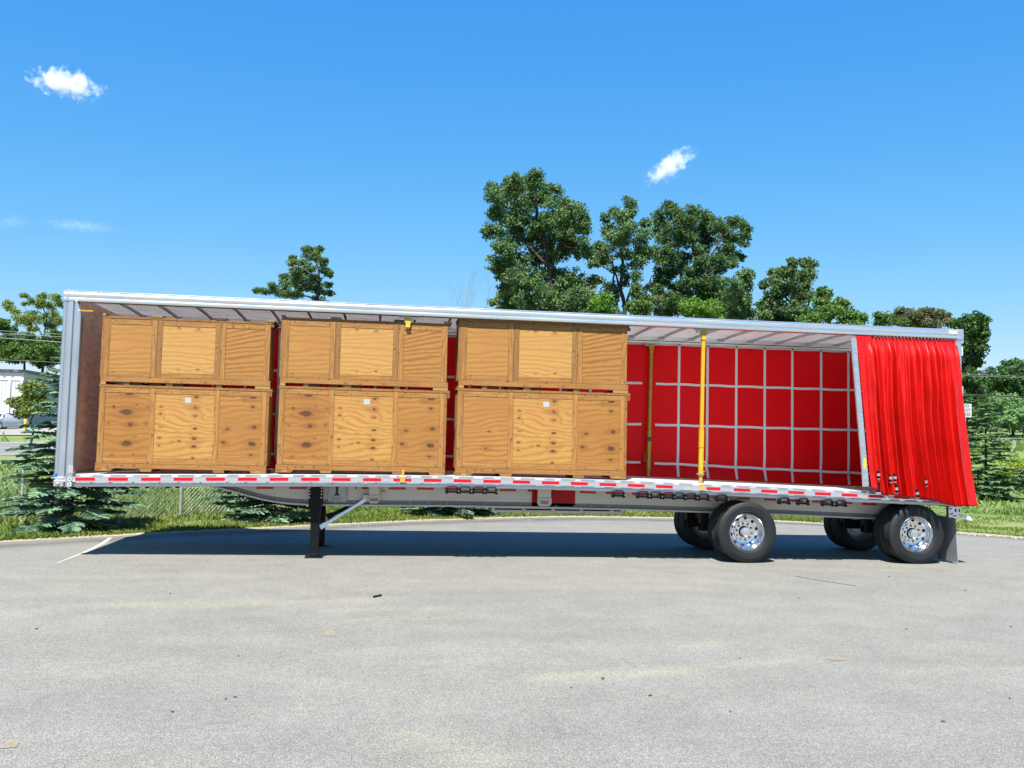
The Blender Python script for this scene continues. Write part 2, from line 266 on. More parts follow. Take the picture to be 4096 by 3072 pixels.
 'T5': ((57.13, 68.35, 4.01), [(-1.21, 2.11, 11.66, 0.85, 0.51), (-2.13, 0.76, 11.66, 0.44, 0.28), (-2.57, -2.29, 10.9, 0.91, 0.48), (1.18, 1.46, 11.67, 0.96, 0.56), (-1.28, -2.08, 11.31, 0.54, 0.27), (2.63, 1.62, 11.42, 0.85, 0.51), (1.72, 0.22, 11.53, 0.39, 0.33), (0.9, -2.66, 10.35, 0.59, 0.38), (-1.24, -1.81, 10.26, 1.62, 0.43), (-1.75, 0.6, 10.65, 1.0, 0.44)],
   [[(-0.36, -0.22, 9.72), (-0.4, -0.3, 11.04)]]),
 'T5b': ((48.13, 59.56, 3.45), [(-0.93, 0.01, 10.17, 0.29, 0.29), (0.13, 0.4, 10.17, 0.39, 0.39), (0.14, 0.96, 9.94, 0.7, 0.35), (0.25, -1.18, 9.58, 0.77, 0.34)],
   [[(-0.04, -0.26, 9.09), (-0.16, -0.29, 9.97)]]),
 'T6': ((44.09, 42.0, 2.61), [(-0.82, -1.62, 8.1, 0.54, 0.3), (1.3, 0.85, 8.35, 0.31, 0.36), (-1.62, -1.46, 7.79, 0.54, 0.44), (0.61, 0.85, 7.8, 0.82, 0.62), (-0.37, -1.28, 7.11, 0.4, 0.5), (0.52, 0.72, 6.85, 0.77, 0.72), (0.89, 0.61, 6.45, 0.31, 0.51), (0.27, 1.01, 6.05, 0.67, 0.62), (0.07, 0.08, 5.55, 0.46, 0.3), (0.3, 1.07, 5.02, 0.57, 0.41), (-0.56, -0.82, 4.45, 0.6, 0.5), (-0.16, 0.57, 4.15, 0.61, 0.51), (-0.39, -0.4, 3.58, 0.6, 0.4)],
   [[(-0.34, 0.16, 2.7), (-0.35, 0.04, 4.72), (-0.07, -0.13, 6.74), (0.09, -0.23, 7.96)]]),
 'T7': ((55.4, 53.49, 3.38), [(0.6, 1.43, 6.04, 0.44, 0.2), (0.95, 0.9, 6.16, 0.37, 0.12), (-0.63, -0.05, 5.32, 0.67, 0.31), (0.37, 0.04, 5.24, 0.67, 0.37), (-0.52, -1.87, 5.31, 0.36, 0.54), (-2.38, -1.55, 4.85, 0.6, 0.48), (-0.28, 0.45, 4.57, 0.86, 0.55), (0.42, -0.06, 4.32, 0.86, 0.67), (-0.41, 1.58, 4.26, 0.87, 0.56), (1.7, 0.2, 4.87, 0.86, 0.74)],
   [[(0.12, 0.09, 3.21), (-0.06, 0.0, 5.16), (0.15, -0.09, 5.96)]]),
 'G6': ((60.77, 62.8, 3.88), [(-3.17, -0.54, 3.58, 0.82, 0.55), (-1.93, -0.04, 3.65, 1.24, 0.55), (0.37, 0.86, 3.76, 1.26, 0.63), (1.39, -0.04, 3.96, 1.25, 0.69), (1.57, -1.63, 4.09, 0.82, 0.82), (0.11, 1.14, 3.35, 1.68, 0.42), (2.45, 0.77, 3.4, 1.54, 0.42)],
   [[(0.06, 0.24, 1.36), (-0.01, 0.11, 3.57)]]),
 'T8': ((66.27, 72.09, 4.32), [(-0.44, -1.22, 6.05, 0.28, 0.38), (0.39, 0.08, 5.79, 0.47, 0.47), (0.47, -0.4, 5.29, 0.77, 0.62), (0.51, 0.86, 4.91, 0.94, 0.7), (-1.01, -0.34, 4.32, 1.08, 0.62)],
   [[(0.46, 0.08, 3.46), (0.34, -0.07, 6.09)]]),
 'B1': ((49.1, 49.34, 3.06), [(-0.44, -0.34, 2.66, 0.62, 0.51), (0.13, 0.15, 1.78, 0.91, 0.68), (0.31, 1.14, 1.12, 0.69, 0.58), (-0.04, -0.64, 2.21, 0.56, 0.45)],
   [[(0.08, 0.27, 0.41), (0.02, 0.16, 2.24)]]),
 'B2': ((50.34, 49.17, 3.08), [(-0.39, -0.6, 2.89, 1.02, 0.45), (-0.04, 0.41, 2.25, 1.03, 0.69), (1.12, 0.82, 1.72, 1.04, 0.63), (-0.38, 0.3, 1.33, 0.91, 0.57), (0.43, 0.04, 1.12, 1.03, 0.4)],
   [[(0.2, 0.25, 0.43), (0.14, 0.14, 2.25)]]),
 'B3': ((53.61, 50.72, 3.23), [(0.03, 0.85, 2.86, 0.95, 0.53), (-0.29, 0.78, 2.13, 1.06, 0.71), (-0.64, -0.56, 1.39, 0.93, 0.64), (1.37, 0.74, 2.3, 0.83, 0.71), (-0.34, -0.32, 0.99, 1.05, 0.35)],
   [[(-0.26, 0.32, 0.36), (-0.31, 0.22, 2.12)]]),
 'B4': ((49.71, 45.23, 2.89), [(0.1, -0.14, 1.64, 0.75, 0.54), (1.43, 0.53, 1.8, 0.65, 0.76), (-0.93, 0.22, 1.3, 0.64, 0.38), (1.09, 0.55, 1.2, 0.87, 0.33)],
   [[(0.56, 0.18, 0.58), (0.53, 0.12, 1.66)]]),
 'R0': ((-3.24, 71.87, 2.64), [(1.05, -2.87, 16.05, 0.34, 0.28), (1.49, 1.31, 16.88, 0.4, 0.31), (2.18, -2.98, 16.22, 0.17, 0.17), (1.49, -3.01, 15.53, 0.68, 0.34), (-0.52, -0.64, 15.63, 0.26, 0.26), (-0.33, -1.57, 15.06, 0.32, 0.3), (2.32, -0.74, 15.45, 0.44, 0.39), (0.17, 1.74, 15.86, 0.29, 0.25), (0.74, 0.54, 15.03, 0.84, 0.44), (0.06, -3.59, 14.06, 0.42, 0.34), (2.66, -2.11, 14.38, 0.43, 0.39), (2.92, -0.73, 14.37, 0.26, 0.26), (-1.11, -0.5, 13.95, 0.35, 0.31), (-0.12, 0.74, 14.22, 0.84, 0.4), (1.31, -0.85, 13.92, 0.83, 0.44), (-0.36, -3.03, 12.9, 0.76, 0.34), (-1.98, -1.76, 12.78, 0.34, 0.28), (-3.78, 2.13, 12.97, 0.34, 0.22), (-2.65, -0.97, 12.44, 0.56, 0.19), (0.55, 1.01, 13.31, 0.85, 0.4), (1.55, 2.19, 13.5, 0.63, 0.5), (2.79, -0.16, 13.45, 0.31, 0.22), (2.8, 0.19, 12.79, 0.53, 0.22), (-1.32, 0.36, 12.71, 0.84, 0.26), (-0.26, -1.55, 12.2, 1.29, 0.26)],
   [[(1.93, -0.72, 12.03), (1.96, -0.79, 13.08), (1.97, -0.9, 14.83), (1.45, -0.91, 16.12)], [(1.93, -0.81, 13.52), (0.85, -0.73, 14.58), (-0.25, -0.62, 15.29)], [(1.92, -0.78, 13.08), (0.02, -0.54, 13.47), (-1.69, -0.28, 13.08)]]),
 'L0': ((-32.69, 91.16, 2.39), [(-3.88, 2.53, 13.6, 0.54, 0.24), (-3.0, -0.25, 12.91, 0.32, 0.16), (-3.53, 2.52, 12.96, 0.54, 0.3), (-1.54, -1.39, 12.18, 0.47, 0.19), (-2.03, 1.95, 14.42, 0.38, 0.17), (-1.54, 1.45, 13.44, 0.38, 0.17), (-0.52, 0.23, 13.74, 0.37, 0.26), (1.0, -1.04, 14.04, 0.53, 0.32), (1.48, -2.88, 13.26, 0.62, 0.31), (-0.12, 1.16, 13.35, 0.59, 0.3), (2.43, -1.71, 13.79, 0.53, 0.32), (1.19, 0.33, 13.08, 0.59, 0.43), (3.36, -3.17, 12.88, 0.41, 0.41), (3.33, -3.53, 13.77, 0.21, 0.16), (-0.32, -2.5, 11.46, 0.88, 0.52), (-0.91, 1.58, 12.18, 0.81, 0.49), (1.46, -2.53, 11.32, 0.68, 0.42), (1.03, 1.87, 12.19, 0.76, 0.54), (2.91, -1.55, 11.29, 0.47, 0.53), (-0.34, 0.18, 10.63, 0.53, 0.32), (2.25, -1.56, 10.74, 0.74, 0.32), (-1.2, 0.53, 11.38, 0.85, 0.43)],
   [[(1.19, -0.3, 7.65), (1.18, -0.44, 9.76), (1.17, -0.55, 11.56), (0.9, -0.63, 13.46)], [(1.18, -0.42, 9.55), (-0.19, -0.36, 11.53), (-1.79, -0.17, 12.12), (-2.76, -0.09, 13.05)], [(1.17, -0.5, 10.82), (2.0, -0.69, 11.9), (2.25, -0.84, 13.7)], [(-0.46, -0.22, 9.93), (-0.61, -0.3, 11.52), (-0.97, -0.33, 12.89)]]),
 'L1': ((-31.01, 85.88, 2.3), [(-2.07, -2.5, 10.36, 0.59, 0.34), (-2.43, -0.59, 10.68, 0.4, 0.2), (-3.4, 2.82, 10.14, 0.93, 0.41), (-2.16, -1.93, 9.83, 0.49, 0.39), (-2.58, 1.08, 8.74, 1.32, 0.71), (-0.31, -1.21, 8.59, 1.29, 0.8), (1.25, -1.55, 8.02, 1.29, 0.89), (0.43, -3.07, 7.25, 1.56, 0.78), (-1.2, -2.85, 7.11, 1.17, 0.68), (1.23, 2.34, 8.81, 0.72, 0.62), (1.42, 1.65, 7.72, 0.82, 0.72), (0.52, 1.53, 8.91, 0.72, 0.51), (0.68, 1.68, 6.87, 1.33, 0.62), (1.82, 2.24, 9.45, 0.52, 0.41), (3.07, -2.76, 9.45, 0.59, 0.3)],
   [[(-0.61, 0.07, 5.67), (-0.7, -0.09, 8.29)], [(1.18, -0.19, 5.72), (1.2, -0.36, 8.33)]]),
 'L2': ((-14.31, 38.18, 1.03), [(0.52, 0.12, 3.36, 0.43, 0.19), (0.27, 0.01, 3.08, 0.37, 0.26), (0.6, 0.13, 2.73, 0.53, 0.37), (-0.33, 0.93, 2.57, 0.3, 0.22), (-0.68, 0.67, 2.39, 0.24, 0.15), (-1.04, 1.1, 2.45, 0.13, 0.08), (0.56, -0.65, 2.06, 0.52, 0.26), (0.72, 0.29, 2.15, 0.48, 0.27), (-0.23, 0.49, 1.81, 0.29, 0.12), (-0.45, 0.62, 2.23, 0.21, 0.13)],
   [[(0.49, 0.11, 1.13), (0.45, 0.04, 2.29), (0.5, -0.01, 3.09)]]),
 'G1': ((16.13, 72.15, 3.11), [(0.08, -0.2, 12.71, 0.78, 0.49), (-0.06, 0.31, 13.08, 0.39, 0.3), (-1.15, -0.75, 11.98, 0.58, 0.24), (0.78, 0.47, 12.34, 0.79, 0.39)],
   [[(0.1, -0.39, 11.01), (0.05, -0.47, 12.47)]]),
 'G2': ((23.59, 68.07, 3.2), [(-0.3, -0.67, 12.72, 0.75, 0.61), (0.06, -0.3, 13.37, 0.38, 0.28), (-0.31, 0.56, 12.14, 0.86, 0.48)],
   [[(-0.19, -0.33, 10.68), (-0.25, -0.44, 12.57)]]),
 'G3': ((20.42, 49.38, 2.38), [(-0.08, 0.08, 9.87, 0.66, 0.37), (-0.06, -0.73, 10.04, 0.36, 0.25), (-0.51, -0.78, 9.35, 0.58, 0.29)],
   [[(-0.15, -0.26, 8.86), (-0.18, -0.31, 9.73)]]),
 'G4': ((21.93, 45.14, 2.22), [(-0.25, -0.62, 9.1, 0.52, 0.29), (0.39, -0.1, 9.09, 0.41, 0.29), (-0.35, 0.75, 9.18, 0.36, 0.24)],
   [[(-0.13, -0.24, 8.45), (-0.15, -0.28, 9.04)]]),
 'G5': ((31.87, 71.93, 3.49), [(-0.09, 0.49, 13.12, 0.86, 0.39), (-0.85, -0.58, 12.49, 0.76, 0.51), (0.23, -0.76, 13.03, 0.51, 0.34)],
   [[(-0.31, -0.33, 11.18), (-0.37, -0.43, 12.88)]]),
}

# ------------------------------------------------------------------ the ground
EX = [-60, -10, -5, -1.59, -.76, .91, 3.19, 5.98, 8.0, 10.04, 12.5, 15.3, 17.85, 18.72, 19.43, 19.73, 22, 26, 40, 90]
EY = [-19, -4, 0, 2.29, 2.89, 4.19, 5.79, 7.62, 8.65, 9.33, 9.35, 8.75, 7.36, 6.04, 5.28, 4.86, 2.4, -2.5, -16, -30]
def edge(x): return np.interp(x, EX, EY)
def terr(x, y):
    g = np.interp(y, [-1e3, 13, 33, 48, 68, 100, 300, 1000], [0, 0, 1.25, 1.95, 2.75, 3.5, 6, 8])
    t = np.clip((np.asarray(y)-10)/23, 0, 1); t = t*t*(3-2*t)
    return g + .024*np.clip(np.asarray(x)-5, -60, 90)*t
vn1, vn2, vn3, vn4 = VN(1), VN(2), VN(3), VN(4)

def grid_faces(nx, ny):
    i, j = np.meshgrid(np.arange(nx-1), np.arange(ny-1), indexing='ij'); a = (i*ny+j).ravel()
    return np.stack([a, a+ny, a+ny+1, a+1], axis=1)

# parking lot: sun-bleached asphalt with sandy smears as a baked albedo stain map
xs = np.concatenate([np.linspace(-58, -6, 30), np.linspace(-5.5, 24, 300), np.linspace(25, 88, 30)]); ts = np.linspace(0, 1, 230)**.85
X, Tt = np.meshgrid(xs, ts, indexing='ij'); Y = -30+(edge(X)+30)*Tt
base = np.array([.228, .221, .191])
d = (vn1(X*.35, Y*1.1)*.5+vn2(X*1.1, Y*3.0)*.3+vn3(X*3, Y*7)*.2)
dust = np.clip((d-.52)*2.2, 0, 1)*.35
for (x0, y0, x1, y1, wd, st) in [(2.0, -3.84, 4.8, -3.62, .22, .8), (4.4, -4.2, 5.6, -4.12, .13, .7), (5.4, -4.7, 6.4, -4.6, .10, .5), (6.2, -7.25, 7.5, -7.05, .13, .9), (7.4, -7.05, 8.6, -6.8, .10, .6), (5.3, -6.7, 5.9, -6.6, .12, .6),
                                 (11.2, -.6, 13.6, -.72, .10, .5), (5.1, -8.7, 5.6, -9.2, .2, .7), (7.1, -4.45, 7.3, -4.45, .12, .6), (7.8, -6.15, 8.2, -6.0, .12, .6), (-3, -4.6, 1.2, -4.3, .3, .5), (9.4, -7.2, 11.5, -7.1, .10, .5), (4.55, -4.78, 4.95, -4.76, .07, .8), (5.25, -4.75, 5.38, -4.75, .07, .7), (5.62, -4.73, 5.75, -4.73, .07, .7), (6.9, -2.0, 9.5, -1.7, .3, .35), (12, -3.5, 16, -3.0, .3, .35), (-2, -1.8, 3, -1.6, .3, .3), (3, -9.6, 3.6, -9.4, .3, .4)]:
    L2 = (x1-x0)**2+(y1-y0)**2; u = np.clip(((X-x0)*(x1-x0)+(Y-y0)*(y1-y0))/L2, 0, 1)
    dd = np.hypot(X-(x0+u*(x1-x0)), (Y-(y0+u*(y1-y0)))); wob = wd*(.6+.8*vn4(X*4, Y*9))
    dust = np.maximum(dust, st*np.exp(-(dd/wob)**2))
col = base[None, None]*(1-.10*(1-vn2(X*.6+9, Y*1.6))[..., None]-.05*(vn4(X*2, Y*5)[..., None]-.5)*2) + dust[..., None]*np.array([.060, .054, .018])
de = edge(X)-Y                                          # a darker tarry band runs along the far edge, then a pale dusty one
band = np.exp(-((de-.55-.3*vn3(X*.8, Y*0))/.42)**2)*(.75+.5*vn1(X*2, Y*4))
col = col*(1-.42*np.clip(band, 0, 1))[..., None]
col = np.clip(col, .02, .6)
am = bpy.data.materials.new('bleached_asphalt'); am.use_nodes = True; M['asphalt'] = am
N = am.node_tree.nodes; L = am.node_tree.links; b = N['Principled BSDF']; b.inputs['Roughness'].default_value = .85; b.inputs['Specular IOR Level'].default_value = .25
tc = N.new('ShaderNodeTexCoord'); ca = N.new('ShaderNodeVertexColor'); ca.layer_name = 'Col'
sp = []
for sc, lo, hi, a, bb in ((95, .38, .66, .60, 1.46), (38, .34, .66, .83, 1.17), (13, .32, .68, .90, 1.10), (2.2, .3, .7, .94, 1.06)):
    n = N.new('ShaderNodeTexNoise'); n.inputs['Scale'].default_value = sc; n.inputs['Detail'].default_value = 3; L.new(tc.outputs['Object'], n.inputs['Vector'])
    mr = N.new('ShaderNodeMapRange'); mr.inputs['From Min'].default_value = lo; mr.inputs['From Max'].default_value = hi; mr.inputs['To Min'].default_value = a; mr.inputs['To Max'].default_value = bb
    L.new(n.outputs[0], mr.inputs[0]); sp.append((mr.outputs[0], n.outputs[0]))
vo = N.new('ShaderNodeTexVoronoi'); vo.inputs['Scale'].default_value = 75; L.new(tc.outputs['Object'], vo.inputs['Vector'])
mv = N.new('ShaderNodeMapRange'); mv.inputs['From Min'].default_value = 0; mv.inputs['From Max'].default_value = .45; mv.inputs['To Min'].default_value = 1.12; mv.inputs['To Max'].default_value = .90; L.new(vo.outputs['Distance'], mv.inputs[0])
prev = ca.outputs[0]
for sck in [q[0] for q in sp]+[mv.outputs[0]]:
    vm = N.new('ShaderNodeVectorMath'); vm.operation = 'SCALE'; L.new(prev, vm.inputs[0]); L.new(sck, vm.inputs['Scale']); prev = vm.outputs[0]
L.new(prev, b.inputs['Base Color'])
bp = N.new('ShaderNodeBump'); bp.inputs['Strength'].default_value = .35; bp.inputs['Distance'].default_value = .006; L.new(sp[0][1], bp.inputs['Height']); L.new(bp.outputs[0], b.inputs['Normal'])
lot = np_mesh('parking_lot', np.stack([X, Y, X*0], -1).reshape(-1, 3), grid_faces(*X.shape), am, cols=col.reshape(-1, 3)); tag(lot, kind='structure')

rng = np.random.RandomState(17)
for (x0, y0, rx, ry) in [(4.43, -5.48, .055, .13), (2.67, -8.72, .05, .08), (9.11, -6.71, .09, .07)]:
    ring = []; V = [(x0, y0, .004)]; C = [(.225, .150, .07)]; wob = 1+.13*rng.normal(size=18)
    for f_, cc in ((.5, (.228, .180, .105)), (1.0, (.226, .219, .186))):
        for j in range(18): V.append((x0+rx*f_*wob[j]*math.cos(j*.349), y0+ry*f_*wob[(j+5) % 18]*math.sin(j*.349), .004)); C.append(cc)
    F_ = [(0, 1+j, 1+(j+1) % 18, 1+(j+1) % 18) for j in range(18)]
    tri = [(0, 1+j, 1+(j+1) % 18) for j in range(18)]+[(1+j, 19+j, 19+(j+1) % 18) for j in range(18)]+[(1+j, 19+(j+1) % 18, 1+(j+1) % 18) for j in range(18)]
    o = np_mesh('rust_stain', V, tri, mat('rusty_stain', rough=.9, attr='Col', vary=(60, .25)), cols=C); tag(o, kind='structure')

# ground far below everything, out to the horizon
g = MB().add([(-3000, -3000, -.6), (3000, -3000, -.6), (3000, 3000, -.6), (-3000, 3000, -.6)], [(0, 1, 2, 3)]).build('ground', mat('far_ground', (.08, .11, .035), .9, vary=(.05, .3)))
tag(g, kind='structure')

# lawn, meadow and bank rising to the road
xs = np.concatenate([np.linspace(-160, -12, 50), np.linspace(-11, 34, 130), np.linspace(36, 220, 60)])
ss = np.concatenate([np.linspace(0, 12, 60), np.geomspace(12.6, 420, 70)])
X, Sx = np.meshgrid(xs, ss, indexing='ij'); Y = edge(X)+Sx; Z = terr(X, Y)+.012+.05*np.clip(Sx, 0, 1)*(vn1(X*.9, Y*.9)-.3)
g1 = np.array([.115, .175, .030]); g2 = np.array([.20, .225, .065]); g3 = np.array([.065, .135, .022]); dry = np.array([.27, .235, .115])
n1 = vn2(X*.25, Y*.5)*.6+vn3(X*1.4, Y*2)*.4
c = g1+(g2-g1)*np.clip(n1*1.6-.35, 0, 1)[..., None]
mead = np.clip((Sx-3.4)/.7, 0, 1)*np.clip((16-Sx)/6, 0, 1)
c = c*(1-mead[..., None]*.65)+(g2*.95)*mead[..., None]*.65
lush = np.exp(-((Sx-13)/5)**2)*vn1(X*.2+5, Y*.3)
c = c*(1-lush[..., None])+g3*lush[..., None]
ed = np.exp(-(Sx/.16)**2); c = c*(1-ed[..., None])+dry*ed[..., None]
lawn = np_mesh('lawn', np.stack([X, Y, Z], -1).reshape(-1, 3), grid_faces(*X.shape), mat('lawn_soil_and_turf', rough=.9, attr='Col', vary=(14, .25), bump=(25, .5, .03)), cols=c.reshape(-1, 3), smooth=True)
tag(lawn, kind='structure')

# strip of tan dust and pale gravel where the asphalt meets the grass
xs = np.linspace(-5, 24, 260); mb = MB()
wd = .06+.10*vn1(xs*1.3, xs*0)+np.where(xs > 17.5, .32, 0)
rings = [[(x, edge(x)-w_-.02, .004), (x, edge(x)+.05, .030)] for x, w_ in zip(xs, wd)]
o = mb.prism(rings, closed=False, caps=False).build('gravel_border', mat('tan_gravel', (.30, .26, .17), .9, vary=(22, .35), bump=(40, .5, .01))); tag(o, kind='structure')
rng = np.random.RandomState(5)
n = 900; x = rng.uniform(17.9, 23.5, n); y = edge(x)-np.abs(rng.normal(0, .35, n))-.05
x2 = rng.uniform(2, 17, 240); x = np.concatenate([x, x2]); y = np.concatenate([y, edge(x2)-np.abs(rng.normal(0, .5, 240))-.1])
V, Fq = rot_quads(np.stack([x, y, np.full(len(x), .012)], 1), np.where(x > 17.6, rng.uniform(.02, .05, len(x)), rng.uniform(.012, .028, len(x))), rng)
o = np_mesh('gravel', V, Fq, 'pale_stone'); tag(o, 'loose pale gravel strewn along the far edge of the asphalt', 'gravel', kind='stuff')

# faded white parking line at the left
pl = MB().add([(.205, -.42, .004), (.235, -.42, .004), (.26, 1.0, .004), (.17, 2.2, .004), (.03, 3.15, .004), (-.04, 3.12, .004), (.08, 2.2, .004), (.17, 1.0, .004)], [(0, 1, 2, 7), (7, 2, 3, 6), (6, 3, 4, 5)])
o = pl.build('parking_line', mat('worn_white_paint', (.36, .35, .31), .8, vary=(9, .22))); tag(o, kind='structure')

# the road beyond the fence
def rd(mb, a0, a1, b0, b1, n=60, lift=.03):
    """strip between line a (near) and line b (far), each given at x=-16 and x=52"""
    R_ = []
    for i in range(n+1):
        k = -2.2+5.2*i/n
        pa = (a0[0]+(a1[0]-a0[0])*k, a0[1]+(a1[1]-a0[1])*k); pb = (b0[0]+(b1[0]-b0[0])*k, b0[1]+(b1[1]-b0[1])*k)
        R_.append([(pa[0], pa[1], float(terr(*pa))+lift), ((pa[0]+pb[0])/2, (pa[1]+pb[1])/2, float(terr((pa[0]+pb[0])/2, (pa[1]+pb[1])/2))+lift+.01), (pb[0], pb[1], float(terr(*pb))+lift)])
    return mb.prism(R_, closed=False, caps=False)
A0, A1, B0, B1 = (-12.6, 31.0), (46.1, 39.9), (-17.3, 43.1), (55.0, 51.8)
o = rd(MB(), A0, A1, B0, B1).build('road', mat('grey_road_asphalt', (.17, .165, .16), .85, vary=(1.5, .08, (.2, 2, 1)))); tag(o, kind='structure')
def lerp(p, q, t): return (p[0]+(q[0]-p[0])*t, p[1]+(q[1]-p[1])*t)
mb = MB()
for t, wd in ((.05, .016), (.46, .012), (.93, .012)):
    rd(mb, lerp(A0, B0, t), lerp(A1, B1, t), lerp(A0, B0, t+wd), lerp(A1, B1, t+wd), lift=.052)
o = mb.build('road_markings', 'white_paint'); tag(o, kind='structure')
# light yard in front of the white building
mb = MB(); R_ = []
for i in range(24):
    x = -75+i*2.6; y0 = 52.5+.12*(x+17); R_.append([(x, y0, float(terr(x, y0))+.10), (x, 60, float(terr(x, 60))+.12), (x, 70, float(terr(x, 70))+.12), (x, 84, float(terr(x, 84))+.12)])
o = mb.prism(R_, closed=False, caps=False).build('building_yard', mat('pale_concrete', (.27, .25, .215), .85, vary=(1, .1))); tag(o, kind='structure')

# grass blades over the part of the lawn that shows
rng = np.random.RandomState(11)
def blades(n, xr, sr, hr, cols, wr=(.012, .03)):
    x = rng.uniform(*xr, n); s = rng.uniform(sr[0]**.7, sr[1]**.7, n)**(1/.7); y = edge(x)+s; z = terr(x, y)+.005
    h = rng.uniform(*hr, n)*(.55+.9*vn2(x*1.3, y*1.3))*np.where((x > 17) & (s < 13), .6, 1); a = rng.uniform(0, 6.283, n); wd_ = rng.uniform(*wr, n); t = rng.normal(0, .45, (n, 2))*h[:, None]
    p = np.stack([x, y, z], 1); dx = np.stack([np.cos(a)*wd_, np.sin(a)*wd_, a*0], 1)
    V = np.stack([p-dx, p+dx, p+np.stack([t[:, 0], t[:, 1], h], 1)], 1).reshape(-1, 3)
    m_ = vn3(x*.5, y*.7)*.7+rng.rand(n)*.5; k = np.clip(m_-.2, 0, 1)[:, None]
    cc = np.array(cols[0])*(1-k)+np.array(cols[1])*k
    dr = rng.rand(n) < .05; cc[dr] = np.array([.42, .40, .18])*rng.uniform(.7, 1.2, (dr.sum(), 1))
    return V, cc
Vs, Cs = [], []
for args in ((80000, (-7, 27), (0, 4.2), (.04, .11), ((.10, .155, .022), (.19, .235, .045))), (60000, (-14, 19), (3.6, 13), (.08, .22), ((.10, .165, .028), (.21, .25, .065)), (.015, .035)), (30000, (17, 34), (3.6, 13), (.04, .11), ((.10, .17, .022), (.20, .25, .05)), (.015, .03)), (36000, (-22, 48), (12, 30), (.10, .26), ((.08, .16, .025), (.20, .26, .06)), (.03, .06)),
             (14000, (-70, 90), (38, 66), (.3, .7), ((.10, .18, .03), (.2, .26, .07)), (.08, .15))):
    V, cc = blades(*args)
    yy = V[::3, 1]; xx = V[::3, 0]; ya = A0[1]+(xx-A0[0])*.1516; yb = B0[1]+(xx-B0[0])*.1203
    bld = (xx < -8) & (yy > yb+1)
    keep = ~(((yy > ya-.4) & (yy < yb+.4)) | bld); V = V.reshape(-1, 3, 3)[keep].reshape(-1, 3); Vs.append(V); Cs.append(cc[keep])
V = np.concatenate(Vs); o = np_mesh('grass', V, np.arange(len(V)).reshape(-1, 3), 'blade', cols=np.concatenate(Cs))
tag(o, 'unmown green grass with pale seed heads beyond the asphalt', 'grass', kind='stuff')

# ------------------------------------------------------------------ trees
def leaves(blobs, seed, size, dens, c0, c1, root, name='crown', inner=.0):
    rng = np.random.RandomState(seed); Ps, Sz, Cc, Vs, Fs = [], [], [], [], []
    for (x, y, z, rx, rz) in blobs:
        rx, rz = rx*1.13, rz*1.13; ry = (rx+rz)*.5; nsub = max(9, int(24*rx*rz)+12)
        # small clumps near the blob's surface, each a puff of leaves: ragged outline with gaps between
        q = rng.normal(size=(nsub, 3)); q /= np.linalg.norm(q, axis=1, keepdims=True); q *= rng.rand(nsub, 1)**.40
        ctr = np.array([x, y, z])+q*np.array([rx, ry, rz]); cr = rng.uniform(.26, .56, nsub)*min(1.0, .45+(rx*rz)**.5*.55)
        tone = rng.normal(0, .16, nsub)
        for k in range(nsub):
            n = int(dens*cr[k]**2*270)+14; p = rng.normal(size=(n, 3)); p /= np.linalg.norm(p, axis=1, keepdims=True); p *= (rng.rand(n, 1)**.5)*cr[k]*np.array([1.15, 1.15, .85])
            Ps.append(ctr[k]+p); Sz.append(rng.uniform(.5, 1.0, n)*size*.82)
            t = np.clip(.45+tone[k]+rng.normal(0, .22, n), 0, 1)[:, None]; Cc.append((np.array(c0)*(1-t)+np.array(c1)*t)*(1.0 if c0 is DK else 1.25))
    P = np.concatenate(Ps); V, Fq = rot_quads(P, np.concatenate(Sz), rng)
    return np_mesh(name, V, Fq, 'leaf', parent=root, cols=np.concatenate(Cc))
def limbs(polys, r0, root, seed, blobs=None):
    mb = MB(); rnd = random.Random(seed)
    for i, pl in enumerate(polys):
        pts = [Vector(p) for p in pl]; r = r0 if i == 0 else r0*.55
        if i == 0: pts = [Vector((pts[0].x, pts[0].y, -.1))]+pts
        out = []
        for a, b_ in zip(pts[:-1], pts[1:]):
            for k in range(4): out.append(a.lerp(b_, k/4)+Vector((rnd.gauss(0, .05), rnd.gauss(0, .05), 0))*(1 if k else 0))
        out.append(pts[-1]); mb.tube(out, r, 7, r*.25)
    if blobs:
        sk = [Vector(p) for pl in polys for p in pl]
        for (x, y, z, rx, rz) in blobs[::2]:
            t = Vector((x, y, z)); c = [p for p in sk if p.z < z+.3]
            if not c: continue
            s_ = min(c, key=lambda p: (p-t).length+abs(z-p.z)*.2)
            mid = s_.lerp(t, .55)+Vector((rnd.gauss(0, .12), rnd.gauss(0, .12), .15)); mb.tube([s_, mid, t], r0*.25, 5, r0*.06)
    return mb.build('trunk', 'bark', root, smooth=True)

